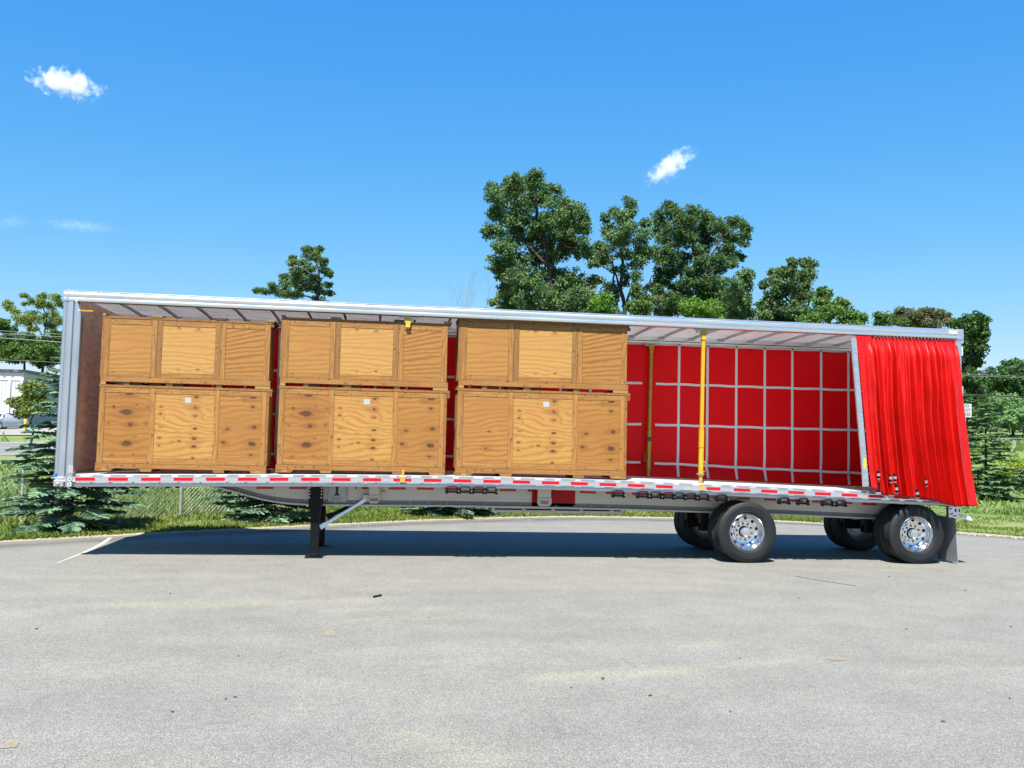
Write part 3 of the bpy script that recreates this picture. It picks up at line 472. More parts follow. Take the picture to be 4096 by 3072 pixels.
DK, LT = (.048, .105, .040), (.185, .295, .100)
TREE_INFO = {   # name, label, category, leaf size, density, dark colour, light colour, trunk radius, group
 'T1': ('cottonwood_tree', 'tallest broad dark green leafy tree rising above the middle of the trailer roof', 'tree', .24, 1.0, DK, LT, .28),
 'T2': ('cottonwood_tree', 'slim open tree with several bare dark stems just right of the tallest tree', 'tree', .22, .95, DK, LT, .20),
 'T3': ('cottonwood_tree', 'wide many lobed green tree with sky gaps and an overhanging right side', 'tree', .23, 1.0, DK, (.11, .19, .045), .26),
 'T3b': ('cottonwood_tree', 'lower rounded green tree at the right foot of the wide lobed tree', 'tree', .22, 1.0, DK, LT, .15),
 'T3c': ('maple_tree', 'low bright green bushy tree in front of the wide lobed tree just over the roof', 'tree', .20, 1.2, (.05, .12, .015), (.14, .26, .035), .10),
 'T4': ('cottonwood_tree', 'ragged upright green tree with split top standing left of a sloping bright green tree', 'tree', .28, .85, (.04, .08, .025), (.13, .20, .07), .18),
 'T4b': ('maple_tree', 'bright green tree sloping down to the right beside the ragged split topped tree', 'tree', .24, 1.1, (.045, .10, .02), (.13, .23, .045), .15),
 'T5': ('oak_tree', 'distant brownish green rounded tree above the red curtain end of the roof', 'tree', .26, 1.1, (.065, .075, .035), (.15, .16, .07), .18),
 'T5b': ('oak_tree', 'small green tree at the left foot of the distant brownish tree', 'tree', .24, 1.0, (.03, .07, .02), (.11, .19, .04), .10),
 'T6': ('maple_tree', 'tall dark green tree directly behind the rear corner post of the trailer', 'tree', .26, 1.3, (.018, .05, .012), (.08, .15, .035), .16),
 'T7': ('sumac_tree', 'spreading green tree with flat fronds at the right edge of the photo', 'tree', .26, 1.0, (.03, .08, .02), (.10, .19, .055), .12),
 'G6': ('maple_tree', 'mid green tree mass closing the gap below the spreading right tree', 'tree', .26, 1.1, (.03, .075, .02), (.12, .20, .055), .14),
 'T8': ('pine_tree', 'small dark bluish conifer between the tall dark tree and the spreading right tree', 'tree', .24, 1.1, (.03, .07, .04), (.09, .14, .08), .10),
 'B1': ('shrub', 'leafy green shrub behind the do not pass sign', 'shrub', .26, 1.2, (.07, .16, .05), (.21, .34, .13), .06),
 'B2': ('shrub', 'rounded pale green shrub above the top of the right spruce', 'shrub', .26, 1.2, (.07, .16, .05), (.22, .35, .14), .06),
 'B3': ('shrub', 'large green shrub beside the road under the spreading right tree', 'shrub', .26, 1.2, (.07, .16, .05), (.21, .34, .13), .06),
 'B4': ('shrub', 'green shrub cut by the right edge of the photo above the road', 'shrub', .26, 1.2, (.06, .14, .045), (.20, .32, .12), .06),
 'R0': ('cottonwood_tree', 'green tree peeping over the roof alone near the front of the trailer', 'tree', .24, 1.1, (.035, .08, .025), (.13, .20, .06), .22),
 'L0': ('locust_tree', 'airy yellow green tree with feathery layers above the power lines at left', 'tree', .20, 1.0, (.07, .12, .02), (.24, .30, .05), .16),
 'L1': ('oak_tree', 'dense dark green tree behind the roof of the white building', 'tree', .30, 1.1, (.025, .07, .015), (.11, .19, .035), .2),
 'L2': ('crabapple_tree', 'small olive green tree in front of the white building', 'tree', .20, 1.2, (.06, .10, .02), (.20, .24, .06), .07),
 'G1': ('willow_tree', 'yellowish green low treetop at the left foot of the tallest tree', 'tree', .26, 1.0, (.06, .11, .02), (.20, .26, .06), .08),
 'G2': ('willow_tree', 'pale grey green willow top between the two tallest trees', 'tree', .26, .6, (.12, .17, .09), (.26, .33, .18), .08),
 'G3': ('maple_tree', 'small bright green treetop at the left foot of the open stemmed tree', 'tree', .20, 1.2, (.05, .13, .015), (.15, .28, .03), .08),
 'G4': ('maple_tree', 'low green treetop at the right foot of the open stemmed tree', 'tree', .22, 1.1, (.04, .09, .02), (.13, .21, .05), .08),
 'G5': ('oak_tree', 'faded olive treetop far behind the left side of the wide lobed tree', 'tree', .26, .9, (.07, .10, .04), (.17, .20, .08), .08),
}
for i, (k, (base_, blobs, lm)) in enumerate(TREES.items()):
    nm, lab, cat, size, dens, c0, c1, r0 = TREE_INFO[k]
    root = empty(nm, base_, lab, cat, 'trees beyond the road' if cat == 'tree' else 'shrubs beside the road')
    off = Vector(base_)
    if cat == 'tree' and k[0] in 'TRG':                      # lower skirts of foliage, hidden from the road by the trailer
        rs = random.Random(500+i); zl = min(b_[2]-b_[4] for b_ in blobs); wd = max(abs(b_[0]) for b_ in blobs)*.75
        for q in range(int(min(14, max(3, zl*1.3)))):
            z = 1.8+(zl-1.4)*q/max(1, int(min(14, max(3, zl*1.3))))
            if zl > 3: blobs = blobs+[(rs.uniform(-wd, wd)*.8, rs.uniform(-wd, wd)*.8, z, .55+wd*.28, .5+wd*.18)]
    # children are modelled in local space of the root
    def loc(o): o.location = (0, 0, 0); return o
    loc(leaves(blobs, 100+i, size, dens, c0, c1, root)); loc(limbs(lm, r0, root, i, blobs if k[0] in 'TR' else None))

# leafless tree
root = empty('bare_tree', (12.55, 74.2, 3.2), 'grey leafless treetop with thin twigs left of the tallest tree', 'tree')
mb = MB(); rnd = random.Random(3)
def twig(p, d, ln, r, lev):
    q = p+d*ln; mb.tube([p, p.lerp(q, .5)+Vector((rnd.gauss(0, .04), 0, rnd.gauss(0, .04)))*ln, q], r, 4, r*.55)
    if lev:
        for k in range(3 if lev > 1 else 4):
            a = (d+Vector((rnd.gauss(0, .42), rnd.gauss(0, .42), rnd.uniform(.0, .35)))).normalized(); twig(p.lerp(q, rnd.uniform(.5, 1)), a, ln*rnd.uniform(.5, .75), r*.5, lev-1)
twig(Vector((0, 0, -.2)), Vector((0, 0, 1)), 9.5, .10, 0)
for k in range(6): twig(Vector((0, 0, 6.5+k*.5)), Vector((rnd.gauss(0, .3), rnd.gauss(0, .3), 1)).normalized(), rnd.uniform(3, 4.6), .022, 3)
mb.build('branch', mat('grey_bark', (.20, .19, .18), .9), root).location = (0, 0, 0)

def spruce(loc_, H, R0, seed, label, c0, c1, dens=1.0, z0=.22):
    root = empty('spruce_tree', loc_, label, 'spruce tree', 'spruces planted along the fence'); rng = np.random.RandomState(seed)
    V, C, T_ = [], [], MB()
    T_.tube([(0, 0, -.1), (0, 0, H*.5), (0, 0, H*.98)], .075*H/4, 8, .01)
    nlev = int(H*5.2)
    for i in range(nlev):
        z = z0+(H-z0-.1)*i/nlev; rr = R0*(1-(z/H))**.82*(1 if z > .5 else .85); nb = int(6+3*(1-z/H))
        a0 = rng.rand()*6.28
        for k in range(nb):
            a = a0+6.283*k/nb+rng.normal(0, .14); ln = rr*rng.uniform(.72, 1.14); dirv = np.array([math.cos(a), math.sin(a), 0]); sl_ = .34*(z/H)+rng.normal(-.02, .06)
            side = np.array([-math.sin(a), math.cos(a), 0]); m = max(5, int(ln*15*dens)); tt = np.sqrt(np.linspace(.04, 1, m)); zz = z+rng.normal(0, .05)
            tip = np.array([0, 0, zz])+dirv*ln+np.array([0, 0, ln*sl_-.14*ln])
            T_.tube([(0, 0, zz), tuple(dirv*ln*.5+np.array([0, 0, zz+ln*sl_*.5-.1*ln])), tuple(tip)], .014*(.5+ln*.5), 4, .004)
            tone = rng.normal(0, .13)
            for t in tt:
                p = np.array([0, 0, zz])+dirv*ln*t+np.array([0, 0, ln*t*sl_-.20*ln*t*(1-t)-.14*ln*t*t])
                wl = .34*ln*(1.05-t)**.7*rng.uniform(.6, 1.2)+.05
                for sgn in (-1, 1):
                    d_ = side*sgn*.8+dirv*.75+np.array([0, 0, rng.normal(-.08, .12)]); d_ /= np.linalg.norm(d_)
                    nn = max(2, int(wl/.085)); 
                    for j in range(nn):
                        c = p+d_*wl*(j+.5)/nn; u_ = d_*(.075+.02*rng.rand())
                        for ang in (rng.uniform(-.5, .5), rng.uniform(1.1, 2.0)):
                            n_ = np.cross(d_, [0, 0, 1]); n_ /= np.linalg.norm(n_)+1e-6; w_ = (n_*math.cos(ang)+np.array([0, 0, 1])*math.sin(ang))*(.024+.012*rng.rand())
                            V += [c-u_-w_*.6, c-u_*.4+w_, c+u_*1.1+w_*.3, c+u_*.9-w_*.5]
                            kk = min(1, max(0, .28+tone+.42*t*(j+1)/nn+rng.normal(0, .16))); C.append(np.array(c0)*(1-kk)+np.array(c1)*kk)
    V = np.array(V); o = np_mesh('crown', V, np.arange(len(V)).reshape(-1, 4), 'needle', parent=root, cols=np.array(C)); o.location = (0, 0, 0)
    T_.build('trunk', 'bark', root).location = (0, 0, 0)
    return root
BG0, BG1 = (.042, .095, .05), (.25, .40, .25)
spruce((-1.16, 4.48, .01), 4.2, 1.48, 1, 'tall blue green spruce behind the front post of the trailer', BG0, BG1)
spruce((2.38, 6.97, .01), 3.6, 1.55, 2, 'blue green spruce seen under the deck left of the landing leg', BG0, BG1, .8)
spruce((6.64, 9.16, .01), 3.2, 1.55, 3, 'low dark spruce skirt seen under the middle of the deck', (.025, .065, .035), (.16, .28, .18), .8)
spruce((26.95, 16.46, .3), 3.7, 1.6, 4, 'green spruce standing on the lawn right of the red curtain', (.05, .11, .04), (.28, .42, .19), .8)
spruce((29.9, 18.2, .4), 1.2, .7, 5, 'small bluish spruce cut by the right edge of the photo', (.035, .08, .05), (.16, .28, .20), .8)
# far-off wood closing the view
rng = np.random.RandomState(91); bl = []
for x in np.arange(-150, 230, 2.6): bl.append((x+rng.normal(0, 1), 118+.1*x+rng.normal(0, 5), float(terr(x, 118))+rng.uniform(.5, 3.5), rng.uniform(1.6, 2.8), rng.uniform(1.5, 3.0)))
dw = leaves(bl, 92, .55, .22, (.03, .07, .025), (.11, .18, .06), None, 'distant_wood'); tag(dw, 'far off low green woodland on the horizon behind the road', 'woodland', kind='stuff')

# yellow-green weeds by the road at right
root = empty('weed_clump', (31.2, 20.5, .75), 'bright yellow green weed clump below the road at the right edge', 'weeds')
leaves([(-.6, 0, .55, .7, .35), (.3, .2, .6, .8, .4), (1.1, 0, .5, .7, .35), (1.9, .3, .6, .8, .35)], 77, .12, 2.2, (.12, .17, .02), (.30, .36, .03), root, 'foliage').location = (0, 0, 0)

# ------------------------------------------------------------------ chain-link fence
fp = [(-13, -1.0), (-8.5, 2.4), (-5.6, 4.3), (-2.6, 6.0), (.34, 7.43), (2.9, 9.6), (5.4, 11.8), (8.4, 13.1), (11.6, 13.6), (14.6, 13.6)]
root = empty('chain_link_fence', (.34, 7.43, 0), 'low galvanised chain link fence behind the spruces', 'fence'); FH = 1.32
for (x, y) in fp[1:]:
    MB().tube([(x, y, -.05), (x, y, FH+.05)], .032, 10).lathe([(.001, .03), (.03, .02), (.036, 0)], (x, y, FH+.05), 10, 'z').build('fence_post', 'pole', root, smooth='auto')
mb = MB()
for (x0, y0), (x1, y1) in zip(fp[:-1], fp[1:]):
    ln = math.hypot(x1-x0, y1-y0); n = int(ln/.10)
    for i in range(-int(FH/.10), n+1):
        for sg in (1, -1):
            s0 = i*.10 if sg > 0 else i*.10+FH; s1 = s0+sg*FH; za, zb = .03, FH
            if sg < 0 and False: pass
            def clip(s, sa, sb, z_a, z_b): return z_a+(z_b-z_a)*(s-sa)/(sb-sa)
            lo, hi = min(s0, s1), max(s0, s1); c0_, c1_ = max(lo, 0), min(hi, ln)
            if c1_-c0_ < .02: continue
            q0 = clip(c0_, s0, s1, za, zb); q1 = clip(c1_, s0, s1, za, zb); yo = .004*sg
            P0 = (x0+(x1-x0)*c0_/ln, y0+(y1-y0)*c0_/ln+yo, q0); P1 = (x0+(x1-x0)*c1_/ln, y0+(y1-y0)*c1_/ln+yo, q1); mb.tube([P0, P1], .0017, 3)
mb.build('chain_link', 'pole', root)
mb = MB().tube([(x, y, FH-.01) for x, y in fp], .006, 5); mb.build('tension_wire', 'pole', root)

# ------------------------------------------------------------------ white building, car, bollard, sign, wires
bx0, bx1, by0, by1, bz, bt = -56.0, -30.6, 82.8, 108.0, 2.2, 7.75
root = empty('white_building', ((bx0+bx1)/2, 95, bz), 'white metal sided building at the left edge behind the parked car', 'building')
mb = MB(); xs_ = np.arange(bx0, bx1-.05, .31)
for x in xs_:                                              # ribbed front siding
    mb.box(x, x+.27, by0-.03, by0, bz+.02, bt-.9)
mb.box(bx0, bx1, by0, by1, bz-.5, bt)
ys_ = np.arange(by0+.3, by1, .42)
for y in ys_: mb.box(bx1, bx1+.03, y, y+.36, bz+.02, bt-.5)
mb.build('wall', 'wall_metal', root)
MB().box(bx0-.2, bx1+.12, by0-.09, by0-.032, bt-.88, bt-.05).build('fascia', 'trim', root, bevel=.02)
MB().prism([[(bx0-.3, by0-.35, bt-.02), (bx1+.3, by0-.35, bt-.02), (bx1+.3, by0-.35, bt+.22), (bx0-.3, by0-.35, bt+.22)], [(bx0-.3, by1, bt-.02), (bx1+.3, by1, bt-.02), (bx1+.3, by1, bt+.5), (bx0-.3, by1, bt+.5)]]).build('roof', 'roof_metal', root)
MB().box(bx1-1.3, bx1-1.05, by0-.16, by0-.095, bz, bt-.9).build('downspout', 'trim', root, bevel=.02)
MB().box(bx1-.18, bx1+.05, by0-.08, by0-.032, bz, bt-.9).build('corner_trim', 'trim', root, bevel=.01)
lx, ly = bx1+.03, 92.0
MB().prism([[(lx, ly-.3, bt-1.25), (lx, ly+.3, bt-1.25), (lx, ly+.3, bt-.85), (lx, ly-.3, bt-.85)], [(lx+.55, ly-.3, bt-1.12), (lx+.55, ly+.3, bt-1.12), (lx+.45, ly+.3, bt-.9), (lx+.45, ly-.3, bt-.9)]]).build('wall_lamp', 'trim', root, bevel=.02)

def make_car(loc_, rz):
    root = empty('parked_car', loc_, 'silver sedan parked in front of the white building', 'car')
    # stations along the length: (s, half width, sill z, belt z, roof z, roof half width)
    st = [(-2.35, .62, .34, .66, .70, .5), (-2.25, .80, .24, .80, .84, .66), (-1.5, .90, .20, .92, 1.02, .70), (-.75, .92, .19, .96, 1.36, .58), (.15, .92, .19, .95, 1.42, .60), (.75, .92, .19, .93, 1.28, .60), (1.15, .91, .19, .92, 1.0, .70), (1.75, .89, .20, .80, .86, .66), (2.25, .80, .24, .66, .70, .58), (2.38, .60, .34, .56, .58, .46)]
    rings = []
    for (s, hw, z0, zb, zr, rw) in st:
        rings.append([(s, -hw*.9, z0), (s, -hw, z0+.12), (s, -hw*1.01, (z0+zb)/2), (s, -hw*.95, zb), (s, -rw, zr-.03), (s, -rw*.6, zr), (s, rw*.6, zr), (s, rw, zr-.03), (s, hw*.95, zb), (s, hw*1.01, (z0+zb)/2), (s, hw, z0+.12), (s, hw*.9, z0)])
    MB().prism(rings).build('body', 'car', root, smooth='auto').location = (0, 0, 0)
    def ch(o, p=None): o.location = (0, 0, 0); return o
    ch(MB().add([(.80, -.57, 1.27), (.80, .57, 1.27), (1.24, .70, .985), (1.24, -.70, .985)], [(0, 1, 2, 3)]).build('windscreen', 'glass', root))
    ch(MB().add([(-.82, -.55, 1.35), (-.82, .55, 1.35), (-1.5, .68, 1.045), (-1.5, -.68, 1.045)], [(3, 2, 1, 0)]).build('rear_window', 'glass', root))
    for sg in (-1, 1):
        ch(MB().add([(.70, sg*.625, 1.25), (.15, sg*.635, 1.375), (-.7, sg*.615, 1.32), (-1.2, sg*.80, 1.03), (1.02, sg*.86, .97)], [(0, 1, 2, 3, 4) if sg < 0 else (4, 3, 2, 1, 0)]).build('side_window', 'glass', root))
        ch(MB().lathe([(.01, -.09), (.07, -.08), (.10, 0), (.07, .08), (.01, .09)], (2.27, sg*.60, .60), 14, 'x').build('headlight', 'sign_white', root, smooth=True))
        ch(MB().box(.78, .95, sg*.95-.02 if sg > 0 else -1.10, 1.10 if sg > 0 else -.93, .96, 1.08).build('mirror', 'car', root, bevel=.03))
        for s in (-1.42, 1.42):
            wh = ch(MB().lathe([(.20, -.1), (.30, -.1), (.325, -.07), (.325, .07), (.30, .1), (.20, .1)], (s, sg*.82, .325), 24, 'y').build('wheel', 'rubber', root, smooth='auto'))
            MB().lathe([(.01, .11*sg), (.2, .10*sg)], (s, sg*.82, .325), 16, 'y', False).build('hubcap', 'alu', wh).location = (0, 0, 0)
    ch(MB().box(2.33, 2.395, -.34, .34, .50, .575).build('grille', 'steel_black', root, bevel=.01))
    ch(MB().box(2.24, 2.40, -.62, .62, .34, .42).build('bumper_intake', 'steel_black', root, bevel=.01))
    root.rotation_euler = (0, 0, rz)
    return root
make_car((-26.15, 66.6, float(terr(-26.1, 66.6))+.03), math.radians(-106))

bz_ = float(terr(-22.97, 62.85))
MB().tube([(0, 0, -.1), (0, 0, .88)], .13, 14).lathe([(.13, .88), (.11, .95), (.05, .99), (.001, 1.0)], (0, 0, 0), 14, 'z').build('bollard', 'concrete_yellow', smooth='auto', loc=(-22.97, 62.85, bz_))
tag(COL.objects['bollard'], 'yellow steel bollard standing right of the silver sedan', 'bollard')

def text(body, size, loc_, m, parent, name='lettering', rot=(math.pi/2, 0, 0), ext=.002, sx=1):
    cu = bpy.data.curves.new(name, 'FONT'); cu.body = body; cu.size = size; cu.align_x = 'CENTER'; cu.align_y = 'CENTER'; cu.extrude = ext; cu.resolution_u = 3
    t = bpy.data.objects.new(name, cu); COL.objects.link(t); t.rotation_euler = rot; dg = bpy.context.evaluated_depsgraph_get()
    me = bpy.data.meshes.new_from_object(t.evaluated_get(dg)); bpy.data.objects.remove(t)
    R_ = Matrix.Translation(Vector(loc_)) @ Matrix.Rotation(rot[2], 4, 'Z') @ Matrix.Rotation(rot[0], 4, 'X') @ Matrix.Rotation(rot[1], 4, 'Z') @ Matrix.Diagonal((sx, 1, 1, 1))
    me.transform(R_); return finish(name, me, m, parent)
sx_, sy_ = 33.70, 27.5; sz = float(terr(sx_, sy_))
root = empty('road_sign', (sx_, sy_+.05, sz), 'white DO NOT PASS road sign half hidden by the rear post', 'road sign')
MB().tube([(sx_-.03, sy_+.05, sz-.2), (sx_-.03, sy_+.05, 4.35)], .03, 8).build('sign_post', 'pole', root)
bd = MB().box(sx_-.34, sx_+.27, sy_-.012, sy_, 3.72, 4.40).build('sign_plate', 'sign_white', root, bevel=.004)
for k, tx in enumerate(('DO', 'NOT', 'PASS')): text(tx, .215, (sx_-.035, sy_-.016, 4.285-.215*k), 'ink', bd)

# overhead cables run far past both sides of the picture
for k, (z0, z1, y0, y1, r, m, lab) in enumerate(((7.86, 7.08, 43.6, 40.2, .014, 'wire_pale', 'pale overhead cable, uppermost of those crossing the trees at left'), (7.70, 6.98, 43.6, 40.2, .014, 'wire_pale', 'pale overhead cable just above the thick black one at left'),
                                              (7.42, 5.78, 43.6, 40.3, .045, 'wire', 'thick black overhead cable sagging across the left trees'), (6.14, 5.70, 43.6, 40.3, .010, 'wire_pale', 'thin low overhead cable near the roof of the white building'))):
    P = []
    for i in range(60):
        t = -2+5*i/59; x = -17.8+60*t; sag = 4*t*(1-t)*(-.35) if 0 < t < 1 else 0
        P.append((x, y0+(y1-y0)*t, z0+(z1-z0)*t+sag))
    tag(MB().tube(P, r, 6).build('overhead_cable', m), lab, 'cable', 'overhead cables along the road')

# ------------------------------------------------------------------ the trailer
LEN, WID = 14.907, 2.59
CX = [0, .5, 2.45, 4.5, 6.7, 8.75, 11.7, 13.2, 14.907]; CZ = [1.248, 1.26, 1.292, 1.322, 1.334, 1.316, 1.240, 1.203, 1.165]
CP = np.polyfit(CX, CZ, 4)
def rub(x): return float(np.polyval(CP, x))               # top of the rub rail: the deck is cambered
XS = list(np.linspace(0, LEN, 41))
TR = empty('semi_trailer', (7.45, 1.295, 0), 'long flatbed semi trailer with silver roof and red sliding side curtains', 'trailer')
def sweep(prof, y_sign=1, y_off=0, xs=XS, z=rub):
    return [[(x, y_off+y_sign*p[0], z(x)+p[1]) for p in prof] for x in xs]
def const(x): return 0.0

# deck
prof = [(.06, .035)]
for i in range(24):
    y = .12+i*.1; prof += [(y-.006, .035), (y-.004, .027), (y+.004, .027), (y+.006, .035)]
prof += [(2.53, .035), (2.53, -.05), (.06, -.05)]
MB().prism(sweep(prof)).build('deck', 'deck', TR)
side = [(.058, .036), (.050, .030), (.056, .0), (.056, -.088), (.034, -.098), (.026, -.118), (.030, -.142), (.048, -.156), (.13, -.156), (.13, .033)]
rubp = [(0, -.002), (-.006, -.004), (-.006, -.012), (0, -.014), (0, -.068), (-.006, -.070), (-.006, -.080), (0, -.083), (.012, -.083), (.012, -.002)]
for ys, yo in ((1, 0), (-1, WID)):
    MB().prism(sweep(side, ys, yo)).build('side_rail', 'alu_side', TR, smooth='auto')
    mb = MB().prism(sweep(rubp, ys, yo)); x = .34; k = 0
    while x < LEN-.3:                                        # spacers and stake pockets between rub rail and deck
        wd = .10 if k % 3 else .16; y0, y1 = sorted((yo+ys*.010, yo+ys*.060)); z = rub(x)
        mb.box(x, x+wd, y0, y1, z-.098, z+.004); x += .335; k += 1
    mb.build('rub_rail', 'alu_rail', TR)
# reflective tape along the rub rail
x = .285; k = 0
while x < 14.5:
    a, b_ = x, x+.285
    if abs(a-10.22) > .0:
        if b_ > 10.17 and a < 10.27: a = 10.275; x = 10.275; b_ = x+.24
        MB().prism([[(xx, -.0028, rub(xx)-.017), (xx, -.0028, rub(xx)-.065), (xx, .001, rub(xx)-.065), (xx, .001, rub(xx)-.017)] for xx in (a, b_)]).build('reflective_tape', 'tape_red', TR)
        c, d_ = b_+.002, x+.478
        if not (d_ > 10.17 and c < 10.27): MB().prism([[(xx, -.0022, rub(xx)-.017), (xx, -.0022, rub(xx)-.065), (xx, .001, rub(xx)-.065), (xx, .001, rub(xx)-.017)] for xx in (c, d_)]).build('white_tape', 'tape_white', TR)
    x += .48
# cross members
mb = MB()
for x in np.arange(.45, LEN-.2, .305):
    z = rub(x)-.052; mb.box(x-.04, x+.04, .14, 2.45, z-.012, z); mb.box(x-.004, x+.004, .14, 2.45, z-.10, z-.012); mb.box(x-.04, x+.04, .14, 2.45, z-.112, z-.10)
mb.build('cross_member', 'alu_dark', TR)
rnd = random.Random(8)
for x in (.75, .88, 1.04, 1.12, 1.27, 1.58, 1.72): MB().box(x, x+rnd.choice((.05, .07)), .15, .21, rub(x)-.185, rub(x)-.157).build('tie_bracket', 'steel_black', TR)
# main beams with the swept goose neck
bx = [2.05, 2.142, 2.336, 2.553, 2.771, 2.989, 3.207, 3.425, 3.71, 4.2, 4.7, 5.98, 7.5, 9.32, 10.6, 12.0, 13.3, 14.4]
bzv = [1.11, 1.094, 1.055, 1.003, .942, .890, .853, .829, .815, .815, .818, .829, .825, .808, .785, .760, .722, .70]
for yb in (.75, 1.84):
    web = []
    for x, z in zip(bx, bzv): web.append([(x, yb-.006, rub(x)-.09), (x, yb-.006, z+.02), (x, yb+.006, z+.02), (x, yb+.006, rub(x)-.09)])
    wb = MB().prism(web).build('main_beam', 'alu_dull', TR)
    fl = MB().prism([[(x, yb-.085, z), (x, yb+.085, z), (x, yb+.085, z+.028), (x, yb-.085, z+.028)] for x, z in zip(bx, bzv)]).build('bottom_flange', 'alu_dark', wb)
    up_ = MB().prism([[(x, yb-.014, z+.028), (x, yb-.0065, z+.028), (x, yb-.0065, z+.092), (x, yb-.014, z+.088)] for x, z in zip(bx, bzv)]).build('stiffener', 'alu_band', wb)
    if yb < 1:
        NB = wb
mb = MB()
for a, b_ in ((2.874, 3.15), (3.40, 3.684), (4.471, 4.499), (4.582, 4.68), (5.024, 5.305), (5.492, 5.776), (5.956, 6.219), (6.426, 6.703), (6.889, 7.17), (7.37, 7.444), (8.28, 8.56), (8.739, 9.01), (9.203, 9.482), (9.66, 9.95), (10.1, 10.39), (10.566, 10.72), (11.1, 11.345), (11.609, 11.83), (12.04, 12.33), (12.509, 12.808), (13.05, 13.271), (13.453, 13.726)):
    MB().prism([[(x, .7405, rub(x)-.190), (x, .7405, rub(x)-.232), (x, .745, rub(x)-.232), (x, .745, rub(x)-.190)] for x in (a, b_)]).build('reflective_tape', 'tape_red_shaded', NB)
mb = MB(); rnd = random.Random(4)
for x, z in ((2.62, 1.05), (2.95, .98), (3.17, 1.0), (3.42, 1.0), (3.5, 1.0), (4.53, 1.1), (4.56, 1.115)): mb.lathe([(.001, -.006), (.011, -.004), (.012, 0)], (x, .744, z), 10)
for x in np.arange(2.6, 9, .31): mb.lathe([(.001, -.006), (.012, -.004), (.013, 0)], (x, .736, float(np.interp(x, bx, bzv))+.05), 8)
mb.build('rivet', 'alu_dark', NB)
# red painted panel, marker lamps on plates, access plate with lettering
MB().box(7.447, 8.198, .736, .7435, .858, rub(7.8)-.16).build('red_panel', 'red_paint', NB)
def side_lamp(x0, x1, z0, z1, ytop, oct_):
    c = (x0+x1)/2
    br = MB().box(x0+.01, x1-.01, .56, .66, z1, ytop).build('lamp_bracket', 'alu_dull', TR)
    rim_ = [(-.5, .5), (.5, .5), (.5, -.2), (.33, -.5), (-.33, -.5), (-.5, -.2)]; mb = MB()
    W_, H_ = x1-x0, z1-z0; zc = (z0+z1)/2
    mb.prism([[(c+a*W_, .545, zc+b_*H_) for a, b_ in rim_], [(c+a*W_, .57, zc+b_*H_) for a, b_ in rim_]])
    pl_ = mb.build('lamp_plate', 'white_paint', br, bevel=.006)
    def oval(w_, h_, y): return [(c+math.copysign(w_-h_, math.cos(t))+h_*math.cos(t), y, zc-.01+h_*math.sin(t)) for t in [2*math.pi*(j+.5)/20 for j in range(20)]]
    MB().prism([oval(.088, .036, .545), oval(.086, .034, .536), oval(.074, .026, .536), oval(.072, .024, .543)], caps=False).build('gasket', 'alu_dull', br)
    MB().prism([oval(.070, .022, .5455), oval(.066, .019, .534), oval(.040, .008, .530)]).build('lens', 'amber', br, smooth='auto')
side_lamp(4.695, 4.875, .875, 1.01, rub(4.7)-.156, 0)
side_lamp(7.51, 7.755, .868, 1.012, rub(7.6)-.156, 1)
ap = MB().box(4.03, 4.33, .722, .738, .873, rub(4.2)-.16).build('access_plate', mat('plain_plate', (.45, .47, .47), .5, .2, vary=(4, .05)), TR, bevel=.004)
MB().box(4.338, 4.350, .716, .742, .90, rub(4.2)-.165).build('hinge', 'alu_dark', ap)
pts = [(-.030, 1.135), (.030, 1.135), (.018, 1.09), (.020, 1.02), (.045, .995), (.048, .983), (-.048, .983), (-.045, .995), (-.020, 1.02), (-.018, 1.09)]
MB().prism([[(4.175+a, .7185, z) for a, z in pts], [(4.175+a, .7215, z) for a, z in pts]]).build('pictogram', 'ink', ap)
text('Dump Switch', .034, (4.175, .7205, .945), 'ink', ap, sx=.95); text('on Curb side', .034, (4.175, .7205, .905), 'ink', ap, sx=.95)
MB().box(4.905, 4.965, .738, .7455, rub(4.9)-.27, rub(4.9)-.25).build('small_label', 'tape_red_shaded', TR)
# storage rack under the beam
mb = MB().box(6.78, 9.08, .88, .93, .735, .775).box(6.78, 9.08, .88, .93, .800, .815)
for x in (6.78, 7.31, 7.82, 8.32, 8.86): mb.box(x, x+.05, .88, .93, .775, .80)
mb.box(6.8, 9.06, .93, 1.7, .74, .75)
rk = mb.build('storage_rack', 'alu_dark', TR); MB().box(6.80, 9.06, .935, .95, .776, .80).build('rack_slot', 'hole', rk)  # dark sheet painted as the shade inside the slots

# strap winches
def winch_at(x):
    z = rub(x)-.193; mb = MB(); n0_ = len(COL.objects)
    mb.tube([(x-.075, .13, z-.01), (x-.075, .125, z+.045), (x-.06, .12, z+.06), (x+.06, .12, z+.06), (x+.075, .125, z+.045), (x+.075, .13, z-.01)], .009, 6)
    for s in (-1, 1): mb.prism([[(x+s*.082-.01, .10, z+.03), (x+s*.082-.01, .19, z+.03), (x+s*.082-.01, .19, z-.05), (x+s*.082-.01, .12, z-.058)], [(x+s*.082+.01, .10, z+.03), (x+s*.082+.01, .19, z+.03), (x+s*.082+.01, .19, z-.05), (x+s*.082+.01, .12, z-.058)]])
    wn = mb.build('strap_winch', 'steel_black', TR)
    MB().lathe([(.001, -.115), (.034, -.115), (.036, -.097), (.024, -.092), (.024, .092), (.036, .097), (.036, .112), (.001, .114)], (x, .145, z-.018), 14, 'x').build('drum', 'steel_black', wn, smooth='auto')
    MB().lathe([(.001, -.004), (.008, -.003), (.009, 0)], (x+.10, .10, z-.015), 8).build('pin', 'steel_bolt', wn)
    wn.location.y -= .125
for x in (6.03, 6.235, 6.45, 6.655, 8.77, 9.19, 9.41, 9.62, 9.815, 10.01, 10.23, 10.55, 11.65, 11.99, 12.43, 12.67): winch_at(x)
